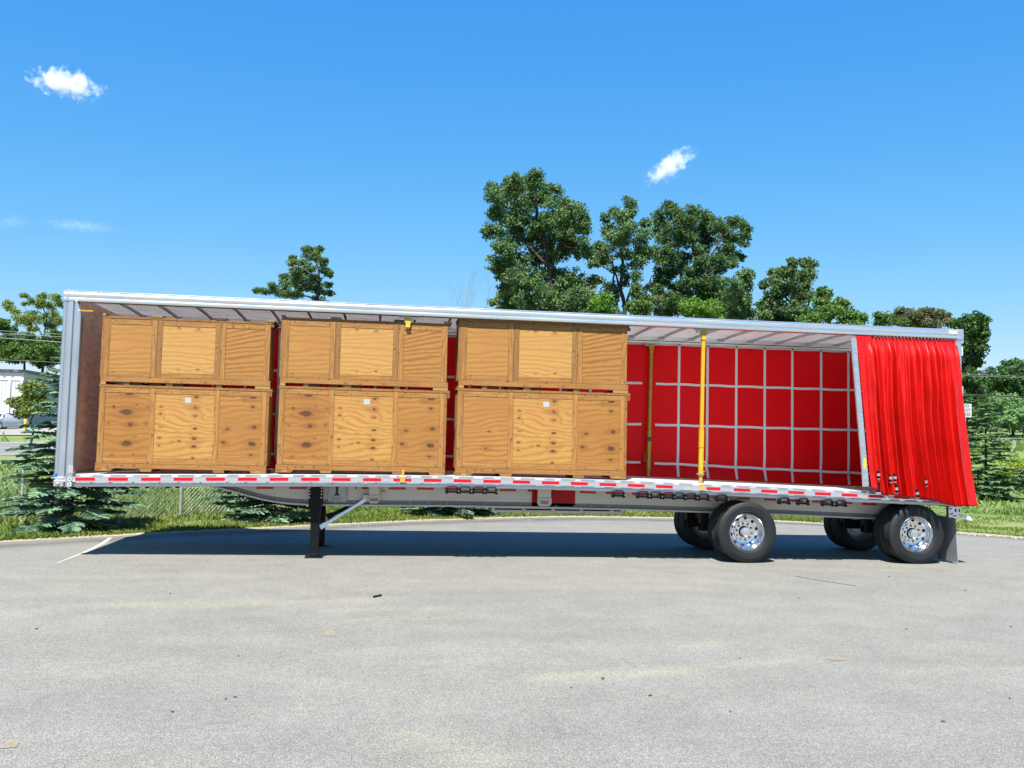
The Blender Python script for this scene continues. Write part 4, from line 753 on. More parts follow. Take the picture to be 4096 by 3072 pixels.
MB().box(12.0-3.05, 12.9, .10, .14, rub(11)-.162, rub(11)-.156).build('winch_track', 'alu_dark', TR)

# landing gear
def landing_leg(y, foot):
    mb = MB(); x0, x1 = 3.735, 3.965
    out = [(x0, 1.15), (x1, 1.15), (x1+.002, .88), (x1-.035, .72), (x1-.04, .04), (x0+.06, .04), (x0+.05, .55), (x0+.045, .72), (x0+.01, .85)]
    mb.prism([[(a, y-.07, z) for a, z in out], [(a, y+.07, z) for a, z in out]])
    lg = mb.build('landing_leg', 'steel_black', TR, bevel=.008)
    MB().box(x0-.02, x1+.03, y-.13, y+.13, .004, .022).box(3.79, 3.92, y-.085, y+.085, .022, .07).build('foot', 'steel_black', lg, bevel=.006)
    mb = MB()
    for z in (1.12, 1.07, 1.02, .965):
        for xx in (x0+.02, x1-.02): mb.lathe([(.001, -.012), (.011, -.010), (.012, 0)], (xx, y-.07, z), 8)
    mb.build('bolt', 'steel_bolt', lg)
landing_leg(.47, True); landing_leg(2.12, False)
def bar(p, q, r, m, name, flat=True):
    p, q = Vector(p), Vector(q); d_ = (q-p).normalized(); n_ = d_.cross(Vector((0, 1, 0))).normalized(); mb = MB()
    rings = []
    for t, rr in ((0, r*1.25), (.10, r*1.25), (.16, r*.8), (.86, r*.8), (.92, r), (1, r)):
        c = p.lerp(q, t); rings.append([c+n_*rr+Vector((0, -.018, 0)), c+n_*rr+Vector((0, .018, 0)), c-n_*rr+Vector((0, .018, 0)), c-n_*rr+Vector((0, -.018, 0))])
    return mb.prism(rings).build(name, m, TR, bevel=.008)
bar((3.93, .50, .475), (4.66, .68, .935), .034, 'alu', 'brace'); bar((3.96, 2.02, .52), (4.75, 1.86, .93), .040, 'steel_black', 'brace')
MB().box(4.60, 4.70, .66, .735, .90, 1.01).build('brace_bracket', 'alu_dull', TR, bevel=.008)
MB().box(3.82, 3.86, .53, 2.06, .62, .68).build('cross_shaft', 'steel_black', TR)

# running gear
def wheel(x, y0, y1, z=.512, outer=-1, shiny=True):
    """tyre between y0 and y1; outer = -1 when the open dish faces the camera side"""
    W_ = y1-y0; yc = (y0+y1)/2; R_ = .510
    pr = [(.300, -W_*.38), (.335, -W_*.46), (.40, -W_*.50), (.455, -W_*.485), (.485, -W_*.44), (.500, -W_*.40)]
    tread = []
    for k in range(5):
        a = -W_*.40+k*W_*.80/5; b_ = a+W_*.80/5; tread += [(.508, a+.004), (.508, b_-.012), (.494, b_-.010), (.494, b_-.001)]
    prof_ = pr+tread[:-2]+[(r, -h) for r, h in pr[::-1]]
    rt_ = empty('wheel', (x, yc, z)); rt_.parent = TR; rt_.location = Vector((x, yc, z))-Vector(TR.location)
    ty = MB().lathe(prof_, (0, 0, 0), 72, 'y', False)
    # raised rings on the sidewalls
    o = ty.build('tyre', 'rubber', None, smooth='auto'); o.parent = rt_
    for rr in (.352, .43): 
        q = MB().lathe([(rr-.006, -.003), (rr, -.008), (rr+.006, -.003)], (0, outer*(-1)*0-W_*.495 if rr > .4 else -W_*.468, 0), 64, 'y', False).build('sidewall_rib', 'rubber', rt_, smooth=True); q.location = (0, 0, 0)
    s = outer; e = -s*0
    def Y(d): return s*(W_*.42-d)                         # depth d measured inwards from the open face
    rim_p = [(.312, Y(-.004)), (.318, Y(.0)), (.312, Y(.008)), (.300, Y(.012)), (.287, Y(.03)), (.279, Y(.075)), (.272, Y(.095)), (.262, Y(.12)), (.250, Y(.150)), (.226, Y(.172)), (.185, Y(.178)), (.178, Y(.170)), (.172, Y(.158)), (.100, Y(.158)), (.098, Y(.20)), (.05, Y(.21))]
    rim = MB().lathe(rim_p, (0, 0, 0), 64, 'y', False).build('rim', 'chrome' if shiny else 'alu_dark', None, smooth='auto'); rim.parent = rt_
    if shiny:
        holes = MB(); lugs = MB()
        for k in range(10):
            t = 2*math.pi*(k+.35)/10; c = (.229*math.cos(t), Y(.168), .229*math.sin(t)); nv = Vector((-math.cos(t)*.45, s*.9, -math.sin(t)*.45)).normalized()
            a = nv.cross(Vector((0, 0, 1))).normalized() if abs(nv.z) < .95 else Vector((1, 0, 0)); b2 = nv.cross(a)
            holes.add([Vector(c)+nv*.006+(a*math.cos(q)+b2*math.sin(q))*.028 for q in [2*math.pi*j/14 for j in range(14)]], [tuple(range(14))])
            t += .25; holes.add([(.137*math.cos(t)+.021*math.cos(q), Y(.1565), .137*math.sin(t)+.021*math.sin(q)) for q in [2*math.pi*j/12 for j in range(12)]], [tuple(range(12))])
            lugs.lathe([(.010, 0), (.010, s*.012), (.001, s*.014)], (.137*math.cos(t), Y(.1562), .137*math.sin(t)), 6, 'y', False)
        h = holes.build('hand_hole', 'hole', rt_); h.location = (0, 0, 0)  # black discs stand for the dark inside the wheel holes
        h = lugs.build('lug_nut', 'alu_dark', rt_); h.location = (0, 0, 0)
        h = MB().lathe([(.096, Y(.20)), (.080, Y(.155)), (.078, Y(.085)), (.070, Y(.075)), (.046, Y(.073)), (.044, Y(.069)), (.001, Y(.068))], (0, 0, 0), 40, 'y', False).build('hub_cap', 'chrome', rt_, smooth='auto'); h.location = (0, 0, 0)
        h = MB().lathe([(.045, Y(.0685)), (.001, Y(.067))], (0, 0, 0), 24, 'y', False).build('cap_centre', 'alu', rt_); h.location = (0, 0, 0)
    return rt_
for x in (11.036, 14.108):
    wheel(x, .055, .335, outer=-1); wheel(x, .375, .655, outer=1, shiny=False); wheel(x, 1.935, 2.215, outer=-1, shiny=False); wheel(x, 2.255, 2.535, outer=1)
    MB().lathe([(.07, .3), (.065, .66), (.065, 1.93), (.07, 2.3)], (x, 0, .512), 14, 'y').build('axle', 'steel_black', TR, smooth='auto')
    for ya, yb_ in ((.86, .98), (1.61, 1.73)): MB().box(x-.55, x+.1, ya, yb_, .46, .60).box(x-.55, x-.40, ya-.02, yb_+.02, .46, .80).build('suspension_arm', 'steel_black', TR, bevel=.01)
    for yy in (.92, 1.67): MB().lathe([(.10, .58), (.125, .62), (.11, .67), (.125, .72), (.11, .77), (.10, .80)], (x+.25, yy, 0), 18, 'z').build('air_spring', 'rubber', TR, smooth='auto')
for y0 in (.05, 1.94):
    MB().prism([[(14.80, y0, .80), (14.815, y0, .80), (14.815, y0+.6, .80), (14.80, y0+.6, .80)], [(14.85, y0, .03), (14.862, y0, .03), (14.862, y0+.6, .03), (14.85, y0+.6, .03)]]).build('mud_flap', 'flap', TR)
rb = MB().box(14.73, 14.95, .12, .20, .80, .99).build('rear_lamp_box', 'alu', TR, bevel=.006)
mb = MB()
for x, z, w_, h_ in ((14.765, .955, .03, .025), (14.765, .865, .025, .022), (14.80, .875, .02, .02), (14.84, .838, .07, .014), (14.93, .86, .02, .014), (14.86, .93, .025, .06), (14.93, .93, .02, .05)): mb.box(x-w_/2, x+w_/2, .114, .121, z-h_/2, z+h_/2)
mb.build('lamp_hole', 'hole', rb)
MB().box(14.86, 14.95, .3, 2.3, .70, .80).build('rear_bumper', 'alu_dark', TR, bevel=.01)
MB().box(14.70, 14.95, .06, 2.53, .99, rub(14.8)-.157).build('rear_sill', 'alu_dull', TR)
MB().tube([(14.955, .16, .83), (15.03, .15, .825), (15.09, .15, .81)], .018, 8).build('tow_hook', 'alu', TR, smooth=True)

# front corner post, bulkhead, rear frame
def corner(y_off, ys):
    mb = MB()
    A = [(-.03, .10), (-.03, .035), (-.012, .012), (.020, .004), (.030, .012), (.045, .004), (.118, .004), (.128, .016), (.128, .10)]
    Bp = [(.140, .10), (.140, .02), (.150, -.004), (.165, -.012), (.225, -.012), (.242, -.006), (.252, .012), (.252, .10)]
    f = lambda P, z: [(x, y_off+ys*y, z) for x, y in P]
    mb.prism([f(A, 1.10), f(A, 3.955)]).prism([f(Bp, 1.095), f(Bp, 3.70), ])
    top = [(x if x < .2 else .165+(x-.165)*.15, y) for x, y in Bp]; mb.prism([f(Bp, 3.70), f([(min(x, .235), y) for x, y in Bp], 3.80), f(top, 3.94)])
    g_ = [(.126, .10), (.126, .03), (.142, .03), (.142, .10)]; mb.prism([f(g_, 1.10), f(g_, 3.95)])
    return mb.build('front_post', 'alu_post', TR, smooth='auto')
fpst = corner(0, 1); corner(WID, -1)
MB().box(.03, .24, -.004, .003, 3.944, 3.965).build('post_cap', 'alu', fpst)
mb = MB()
for z in (1.214, 1.134): mb.lathe([(.012, -.020), (.030, -.022), (.032, -.012)], (.212, 0, z), 20, 'y', False)
wa = mb.build('washer', 'white_paint', fpst); mb = MB()
for z in (1.214, 1.134): mb.lathe([(.001, -.0225), (.0125, -.0215)], (.212, 0, z), 14, 'y', False)
mb.build('washer_hole', 'ink', fpst)
MB().box(.178, .250, -.0165, -.0125, 1.305, 1.425).build('data_plate', 'paper', fpst)
mb = MB(); rnd = random.Random(2)
for k in range(9):
    z = 1.415-k*.0125; x = .184
    while x < .24:
        l_ = rnd.uniform(.008, .02); 
        if x+l_ < .246: mb.box(x, x+l_, -.0180, -.0167, z-.003, z)
        x += l_+.006
mb.build('small_print', mat('grey_ink', (.30, .30, .32), .7), fpst)
MB().box(.225, .42, -.018, -.008, 3.782, 3.802).build('stray_mark_bar', 'ochre', fpst); MB().box(.205, .224, -.018, -.008, 3.780, 3.804).build('stray_mark_tip', 'white_paint', fpst)  # made-up bar and tip standing for a stray editing mark, no real strap
MB().box(-.025, .015, -.01, .003, 1.235, 1.30).build('blue_clip', 'blue', fpst, bevel=.004)
MB().tube([(-.05, -.012, 1.215), (-.02, -.016, 1.228), (.06, -.016, 1.234), (.13, -.014, 1.236)], .007, 6).build('bungee_cord', 'white_paint', fpst, smooth=True)
MB().box(-.02, .12, -.012, .003, 1.10, 1.195).box(.02, .07, -.03, -.0125, 1.13, 1.16).build('corner_latch', 'alu_dark', fpst, bevel=.006)
bk = MB().box(.03, .10, .105, 2.485, 1.30, 4.06).build('bulkhead', 'bulk', TR)
MB().box(.105, .145, .105, 2.485, 1.28, 1.318).build('kick_strip', 'alu', bk)
MB().box(.0, .028, .10, 2.49, 1.10, 4.085).build('front_wall', 'alu', TR)
rp = MB()
for y0, y1 in ((.0, .10), (2.49, 2.59)): rp.box(14.80, LEN, y0, y1, 1.0, 3.935)
rp.box(14.84, 14.88, .10, 2.49, 1.1, 3.93)
rf = rp.build('rear_frame', 'alu', TR)
for z in (3.72, 3.02, 2.3): MB().box(LEN+.002, LEN+.045, .02, .09, z-.05, z+.05).lathe([(.016, -.08), (.016, .08)], (LEN+.02, .01, z), 10, 'z').build('door_hinge', 'white_paint', rf)

# roof
rail = [(.13, 4.100), (.0, 4.100), (-.005, 4.094), (.0, 4.089), (.010, 4.083), (-.004, 4.074), (-.013, 4.060), (-.016, 4.042), (-.013, 4.022), (-.005, 4.006), (.010, 4.001), (.010, 3.994), (-.005, 3.989), (-.010, 3.972), (-.008, 3.950), (.002, 3.936), (.02, 3.930), (.13, 3.930)]
for ys, yo in ((1, 0), (-1, WID)):
    MB().prism([[(x, yo+ys*y, z) for y, z in rail] for x in np.linspace(-.015, LEN+.01, 30)]).build('roof_rail', 'alu_rail', TR, smooth='auto')
MB().prism([[(-.02, .0, 3.94), (-.02, .10, 3.94), (-.02, .10, 4.104), (-.02, .0, 4.104)], [(.05, -.018, 3.94), (.05, .10, 3.94), (.05, .10, 4.104), (.05, -.018, 4.104)]]).build('rail_end', 'alu', TR, bevel=.006)
MB().box(LEN-.09, LEN+.035, -.022, .10, 3.92, 4.105).build('rail_end', 'alu', TR, bevel=.006)
MB().box(LEN-.24, LEN-.09, -.020, -.010, 4.02, 4.068).build('clearance_label', mat('pale_yellow_label', (.75, .70, .35), .5), TR)
mb = MB()
for i, x in enumerate(np.linspace(.0, LEN, 26)): pass
mb.prism([[(x, .12, 4.062), (x, 1.3, 4.088), (x, 2.47, 4.062), (x, 2.47, 4.072), (x, 1.3, 4.098), (x, .12, 4.072)] for x in np.linspace(0, LEN, 60)])
MB.build(mb, 'roof_sheet', 'roof', TR, smooth='auto')
for x in np.arange(.55, LEN-.2, .605):
    MB().prism([[(x-.02, y, z-.045), (x+.02, y, z-.045), (x+.012, y, z-.003), (x-.012, y, z-.003)] for y, z in ((.13, 4.062), (.7, 4.078), (1.3, 4.088), (1.9, 4.078), (2.46, 4.062))]).build('roof_bow', 'white_paint', TR, smooth='auto')
    for ya in (.125, 2.42): MB().box(x-.05, x+.05, ya, ya+.045, 4.005, 4.06).build('bow_bracket', 'white_paint', TR)

# far side curtain with its webbing
cur = MB(); xs_ = np.linspace(.26, 14.78, 190); zs_ = list(np.linspace(3.98, 1.62, 16))+list(np.linspace(1.56, 1.33, 7))
fvn = VN(21)
def far_y(x, z):
    bulge = .055*math.sin(min(1, max(0, (1.66-z)/.33))*math.pi*.75); return 2.510+.032*(float(fvn(np.array(x*1.1), np.array(z*.25)))-.5)*2+bulge
rows = [[(x, far_y(x, z), z+rub(x)-1.29 if z < 1.7 else z) for z in zs_] for x in xs_]
def zmap(x, z): return z if z > 1.9 else z+(rub(x)-1.29)*min(1, (1.9-z)/.3)
rows = [[(x, far_y(x, z), zmap(x, z)) for z in zs_] for x in xs_]
fc = cur.prism(rows, closed=False, caps=False).build('far_curtain', 'red_lifted', TR, smooth=True)
mb = MB(); sx0 = 11.185-.587*18
for k in range(26):
    x = sx0+.587*k+random.Random(k).uniform(-.008, .008)
    if x < .3 or abs(x-10.0) < .08: continue
    zz = list(np.linspace(3.955, 1.60, 14)); mb.prism([[(x-.024, far_y(x, z)-.008, zmap(x, z)), (x+.024, far_y(x, z)-.008, zmap(x, z))] for z in zz], closed=False, caps=False)
    r_ = random.Random(k+50).uniform(.02, .05); zz = list(np.linspace(1.59, 1.36, 7))
    mb.prism([[(x-.024+r_*math.sin((1.59-z)/.23*1.5), far_y(x, z)-.022, zmap(x, z)), (x+.024+r_*math.sin((1.59-z)/.23*1.5), far_y(x, z)-.022, zmap(x, z))] for z in zz], closed=False, caps=False)
for z, hgt in ((3.925, .058), (3.14, .045), (2.34, .045), (1.60, .045)):
    for a, b_ in ((.3, 9.86), (10.135, 14.75)):
        if z > 3.9: a, b_ = (.3, 9.98) if a < 1 else (10.02, 14.75)
        q = np.linspace(a, b_, 110); mb.prism([[(x, far_y(x, z)-.011, zmap(x, z)-hgt/2+.004*math.sin(x*9)), (x, far_y(x, z)-.011, zmap(x, z)+hgt/2+.004*math.sin(x*9))] for x in q], closed=False, caps=False)
mb.build('webbing', 'strap', fc)
mb = MB()
for k in range(26):
    x = sx0+.587*k
    if x > .3 and abs(x-10) > .1: mb.box(x-.018, x+.018, far_y(x, 3.93)-.035, far_y(x, 3.93)-.014, 3.90, 3.985)
mb.build('roller', mat('taupe_plastic', (.22, .19, .15), .6), fc)
MB().box(.2, 14.8, 2.46, 2.50, 3.965, 3.978).build('dark_gap_strip', 'steel_black', TR)  # black strip painted for the dark gap below the far rail

# yellow sliding posts
def slide_post(x, y, full=True):
    ps = empty('support_post', (x, y, 1.3)); ps.parent = TR; ps.location = Vector((x, y, 1.3))-Vector(TR.location)
    z0 = rub(x)
    def sq(a, w_, z1, z2, ch=.012):
        P = [(-w_, -w_+ch), (-w_+ch, -w_), (w_-ch, -w_), (w_, -w_+ch), (w_, w_-ch), (w_-ch, w_), (-w_+ch, w_), (-w_, w_-ch)]; dx = lambda z: (z-1.3)*.010
        return a.prism([[(x+p+dx(z), y+q, z) for p, q in P] for z in (z1, z2)])
    tb = MB()
    sq(tb, .030, 2.2, 3.80); sq(tb, .039, 1.93, 2.235); sq(tb, .036, z0+.19, 1.93); sq(tb, .043, 1.925, 1.94); sq(tb, .043, z0+.20, z0+.215); sq(tb, .043, z0+.165, z0+.178); sq(tb, .028, z0+.02, z0+.19)
    q_ = tb.build('post_tube', 'yellow' if y < 1 else 'ochre', ps)  # far tube gets the darker ochre, its shade put into the colour
    MB().tube([(x+.035, y-.01, 1.68), (x+.075, y-.01, 1.68), (x+.083, y-.01, 1.67), (x+.083, y-.01, 1.53), (x+.075, y-.01, 1.52), (x+.035, y-.01, 1.52)] if y < 1 else [(x-.035, y-.01, 1.80), (x-.07, y-.01, 1.80), (x-.075, y-.01, 1.64), (x-.035, y-.01, 1.62)], .008, 8).build('handle', 'yellow', ps, smooth=True)
    head(x+.025, y, ps)
    if y < 1:
        lb = MB().box(x-.020, x+.034, y-.0385, y-.0365, 1.60, 1.90).build('instruction_label', 'yellow_lab', ps)
        rnd = random.Random(9); mb = MB()
        for k in range(20):
            z = 1.885-k*.0138; mb.box(x+.000+rnd.uniform(0, .008), x+.030-rnd.uniform(0, .006), y-.0400, y-.0386, z-.0045, z)
        mb.build('small_print', 'ink_brown', ps)
        MB().box(x-.07, x+.055, y-.05, y+.02, z0+.185, z0+.198).build('latch_bar', 'alu', ps)
        foot(x, ps)
    else:
        MB().box(x-.036, x+.036, y-.044, y-.03, 2.02, 2.10).build('label_patch', 'ink_brown', ps)
def head(x, y, par):
    zt = 3.925
    MB().prism([[(x-.058, y-.02, zt-.02), (x+.058, y-.02, zt-.02), (x+.058, y+.02, zt-.02), (x-.058, y+.02, zt-.02)], [(x-.05, y-.02, zt-.08), (x+.05, y-.02, zt-.08), (x+.05, y+.02, zt-.08), (x-.05, y+.02, zt-.08)], [(x-.032, y-.03, zt-.15), (x+.032, y-.03, zt-.15), (x+.032, y+.03, zt-.15), (x-.032, y+.03, zt-.15)]]).build('post_head', 'ochre', par, bevel=.004)
    MB().box(x-.17, x+.17, y-.03, y+.03, zt-.018, zt-.003).box(x-.13, x-.06, y-.03, y+.03, zt-.06, zt-.019).box(x+.06, x+.13, y-.03, y+.03, zt-.05, zt-.019).build('roller_plate', 'white_paint', par, bevel=.004)
    MB().prism([[(x-.036, y-.038, zt-.15), (x+.036, y-.038, zt-.15), (x+.036, y+.03, zt-.15), (x-.036, y+.03, zt-.15)], [(x-.040, y-.044, zt-.175), (x+.036, y-.044, zt-.175), (x+.036, y+.03, zt-.175), (x-.040, y+.03, zt-.175)], [(x-.030, y-.03, zt-.2), (x+.030, y-.03, zt-.2), (x+.030, y+.03, zt-.2), (x-.030, y+.03, zt-.2)]]).build('head_collar', 'yellow', par, bevel=.004)
def foot(x, par):
    z = rub(x)
    MB().box(x-.04, x+.035, -.012, .005, z-.075, z+.0).build('post_foot', 'yellow', par, bevel=.004)
    MB().box(x-.055, x+.05, -.014, .075, z+.002, z+.022).build('foot_clamp', 'alu', par, bevel=.006)
slide_post(10.205, .10); slide_post(9.985, 2.43)
ps = empty('support_post', (5.23, .08, 1.3)); ps.parent = TR; ps.location = Vector((5.23, .08, 1.3))-Vector(TR.location)
head(5.24, .07, ps); foot(5.232, ps)
MB().box(5.215, 5.252, .03, .065, rub(5.2)+.02, rub(5.2)+.12).build('post_tube', 'yellow', ps)

# the near curtain, drawn back into folds at the rear
nv_ = VN(33); ns, ntt = 420, 90
s_ = np.linspace(0, 1, ns); t_ = np.linspace(0, 1, ntt); Sg, Tg = np.meshgrid(s_, t_, indexing='ij')
xt = 12.93+1.90*Sg; xb = 13.14+1.86*Sg
Xc = xt+(xb-xt)*Tg**(1.1+.6*Sg)
zt_ = 3.925+0*Sg; zb_ = np.interp(Sg, [0, .06, .11, .16, .24, .34, .46, .6, .72, .82, .93, 1], [1.30, 1.28, 1.22, 1.175, 1.20, 1.15, 1.15, 1.12, 1.055, 1.02, 1.03, 1.035])
Zc = zt_+(zb_-zt_)*Tg
fold_s = np.array([.0, .06, .13, .20, .255, .30, .345, .39, .43, .475, .52, .56, .605, .655, .70, .75, .80, .86, .94, 1.0])   # ridge / groove positions
amp_k = np.array([0, 0, -1, .8, -.5, .7, -.7, .6, -.5, .8, -.9, .5, -.8, .9, -.7, .8, -.9, .6, .15, .25])
fr_ = np.random.RandomState(12); fold_s = [0, .05, .105, .15]; amp_k = [0, .05, -.35, .55]
while fold_s[-1] < .90:
    fold_s += [fold_s[-1]+fr_.uniform(.013, .044)]; amp_k += [-fr_.uniform(.35, 1.0)]
    fold_s += [fold_s[-1]+fr_.uniform(.016, .052)]; amp_k += [fr_.uniform(.3, 1.0)]
fold_s = np.array(fold_s+[max(fold_s[-1]+.02, .96), 1.04]); amp_k = np.array(amp_k+[.2, .3])
drift = .030*(nv_(Sg*3.3+4, Tg*1.6)-.5)*np.clip(Tg*2, 0, 1)+.035*np.sin(Tg*2.2)*(Sg*(1-Sg)*4)
ph = np.interp(np.clip(Sg+drift+.012*(nv_(Sg*9, Tg*2)-.5), 0, 1), fold_s, np.arange(len(fold_s)))
i0 = np.clip(np.floor(ph).astype(int), 0, len(fold_s)-2); fr = ph-i0; fr = fr*fr*(3-2*fr)
f_ = amp_k[i0]*(1-fr)+amp_k[i0+1]*fr
f_ = 2*np.sqrt(np.clip((f_+1)/2, 0, 1))-1; A_ = (.052+.078*np.clip(Tg*1.5, 0, 1))*(.75+.5*nv_(Sg*14, Tg*2.2))
small = (np.sin(Sg*150+3*nv_(Sg*6, Tg*1.5))*.012*(1-Tg)**2)*np.clip((Sg-.12)*8, 0, 1)
crease = .020*(nv_(Sg*26, Tg*5+Sg*9)-.5)+.012*(nv_(Sg*40+Tg*9, Tg*16-Sg*6)-.5)+.026*(nv_(Sg*9+Tg*3, Tg*11)-.5)*np.clip(Tg-.55, 0, 1)*2
# slack bags hanging from the top
for (bs, bt, wsz, dp) in ((.66, .30, .030, .055), (.75, .305, .030, .05), (.13, .30, .03, .04), (.93, .33, .03, .04)):
    f_ = f_+0; pk = np.exp(-((Sg-bs+.02*(bt-Tg))/wsz)**2)*np.clip(Tg/bt, 0, 1)**1.4*np.where(Tg < bt, 1, np.exp(-((Tg-bt)/.09)**2)); crease = crease-pk*dp
Yc = .015-.05*Tg-A_*f_+small+crease-.20*np.clip(Sg-.35, 0, 1)*Tg**1.6-.03
rm = np.clip(Tg/.13, 0, 1); rm = rm*rm*(3-2*rm); Yc = .018*(1-rm)+Yc*rm-.006*f_*(1-rm)
Xc = Xc + (.02*f_*np.cos(ph*3.1))*Tg
V = np.stack([Xc, Yc, Zc], -1).reshape(-1, 3)
nc = np_mesh('side_curtain', V, grid_faces(ns, ntt), 'red', parent=TR, smooth=True)
sd = nc.modifiers.new('thickness', 'SOLIDIFY'); sd.thickness = .004; sd.offset = 1
def cpt(s, t):
    i = int(round(s*(ns-1))); j = int(round(t*(ntt-1))); return Vector((Xc[i, j], Yc[i, j], Zc[i, j]))
# curtain pull pole
pb = MB(); a0, a1 = Vector((12.865, -.03, 3.865)), Vector((13.085, -.06, 1.325))
rings = []
for t in np.linspace(0, 1, 8):
    c = a0.lerp(a1, t); rings.append([c+Vector((-.052, -.012, 0)), c+Vector((-.040, -.030, 0)), c+Vector((.040, -.030, 0)), c+Vector((.052, -.012, 0)), c+Vector((.05, .02, 0)), c+Vector((-.05, .02, 0))])
pp = pb.prism(rings).build('pull_pole', 'alu', TR, smooth='auto'); mb = MB()
for t in np.linspace(.03, .98, 32):
    c = a0.lerp(a1, t); mb.lathe([(.001, -.005), (.006, -.004), (.007, 0)], (c.x+.036, c.y-.030, c.z), 8)
mb.build('rivet', 'white_paint', pp)
c = a0.lerp(a1, .845); MB().box(c.x-.026, c.x+.022, c.y-.0335, c.y-.0305, c.z-.09, c.z+.09).build('warning_label', 'yellow_lab', pp, bevel=.01)
# flap of curtain between pole and first fold is the sheet itself; strap buckles hang from the hem
for s, t in ((.088, .90), (.205, .895), (.245, .90), (.255, .965), (.56, .90), (.455, .975)):
    p = cpt(s, t); y = p.y-.022
    bk_ = MB().box(p.x-.022, p.x+.022, y-.012, y+.006, p.z-.05, p.z+.08).build('buckle_strap', 'steel_black', nc, bevel=.004)
    MB().box(p.x-.028, p.x+.028, y-.026, y-.0125, p.z-.01, p.z+.035).tube([(p.x-.02, y-.018, p.z-.06), (p.x+.02, y-.02, p.z-.07), (p.x+.022, y-.02, p.z-.05)], .006, 6).build('buckle', 'steel_bolt', nc, bevel=.004)
p = cpt(.088, .94); MB().box(p.x-.03, p.x+.03, p.y-.02, p.y+.01, 1.225, 1.40).build('buckle_strap', 'steel_black', nc, bevel=.004)
MB().box(p.x-.05, p.x+.04, p.y-.03, p.y+.02, 1.20, 1.235).build('hook', 'alu', nc, bevel=.006)
mb = MB()
for x in np.linspace(13.3, 14.80, 24): mb.lathe([(.001, -.014), (.010, -.012), (.012, .01)], (x, -.01, 3.915), 8); 
mb.build('grommet', mat('dull_zinc', (.12, .12, .12), .7), nc)
mb = MB()
for x in np.linspace(13.25, 14.82, 26): mb.box(x-.012, x+.012, .0, .02, 3.905, 3.935)
mb.build('roller', 'steel_black', nc)

# ------------------------------------------------------------------ plywood crates
KX, KZ = .00155, .00158
WOODK = np.array([.725, .670, .465])
def knot_field(x, z, knots, seed, freq=13.0):
    a1, a2, a3, a4 = VN(seed), VN(seed+1), VN(seed+2), VN(seed+3)
    f = z+.11*(a1(x*1.1, z*2.2)-.5)*2+.030*(a2(x*3.2, z*9)-.5)*2+.006*(a3(x*12, z*40)-.5)*2
    core = np.zeros_like(x); halo = np.zeros_like(x)
    for (kx, kz, r) in knots:
        dx = (x-kx)/1.7; dz = z-kz; d_ = np.sqrt(dx*dx+dz*dz); infl = np.exp(-(d_/(3.3*r+.012))**2)
        f = f*(1-infl)+infl*(kz+np.where(dz > 0, 1, -1)*d_*.9+.02*(a3(x*9, z*9)-.5)); halo = np.maximum(halo, np.exp(-(d_/(2.4*r))**2)*.60)
        core = np.maximum(core, np.clip((r*1.22-d_*(1+.5*(a4(x*40, z*40)-.5)))/(r*.3), 0, 1))
    ln = .5+.5*np.sin(6.283*f*freq+2.5*a2(x*.8, z*5)); ln = ln**2.2
    fine = a4(x*14, z*120)
    return ln, core, halo, a1(x*1.8+7, z*2.6), fine
def panel(x0, x1, z0, z1, knots, seed, parent, c_lt=(.46, .235, .065), c_dk=(.27, .105, .020), contrast=.6, pink=()):
    nx = max(8, int((x1-x0)/.0075)); nz = max(8, int((z1-z0)/.0075)); X, Z = np.meshgrid(np.linspace(x0, x1, nx), np.linspace(z0, z1, nz), indexing='ij')
    ln, core, halo, big, fine = knot_field(X, Z, knots, seed)
    k = np.clip(contrast*1.35*ln*(.25+1.1*big)+.42*(1-big)-.06+.22*(fine-.5)+halo*.95, 0, 1.15)[..., None]
    c = np.array(c_lt)*(1-k)+np.array(c_dk)*k; kc = np.array([.060, .018, .006]); c = c*(1-core[..., None]*.80)+kc*core[..., None]*.80
    for (px, pz, rx, rz, st) in pink:
        a = st*np.exp(-((X-px)/rx)**2-((Z-pz)/rz)**2)[..., None]*(.5+VN(seed+9)(X*20, Z*20)[..., None]); c = c*(1-a)+np.array([.62, .17, .10])*a
    return np_mesh('panel', np.stack([X, X*0+.0065, Z], -1).reshape(-1, 3), grid_faces(nx, nz), 'crate_v', parent=parent, cols=np.clip(c*WOODK, .003, .9).reshape(-1, 3))
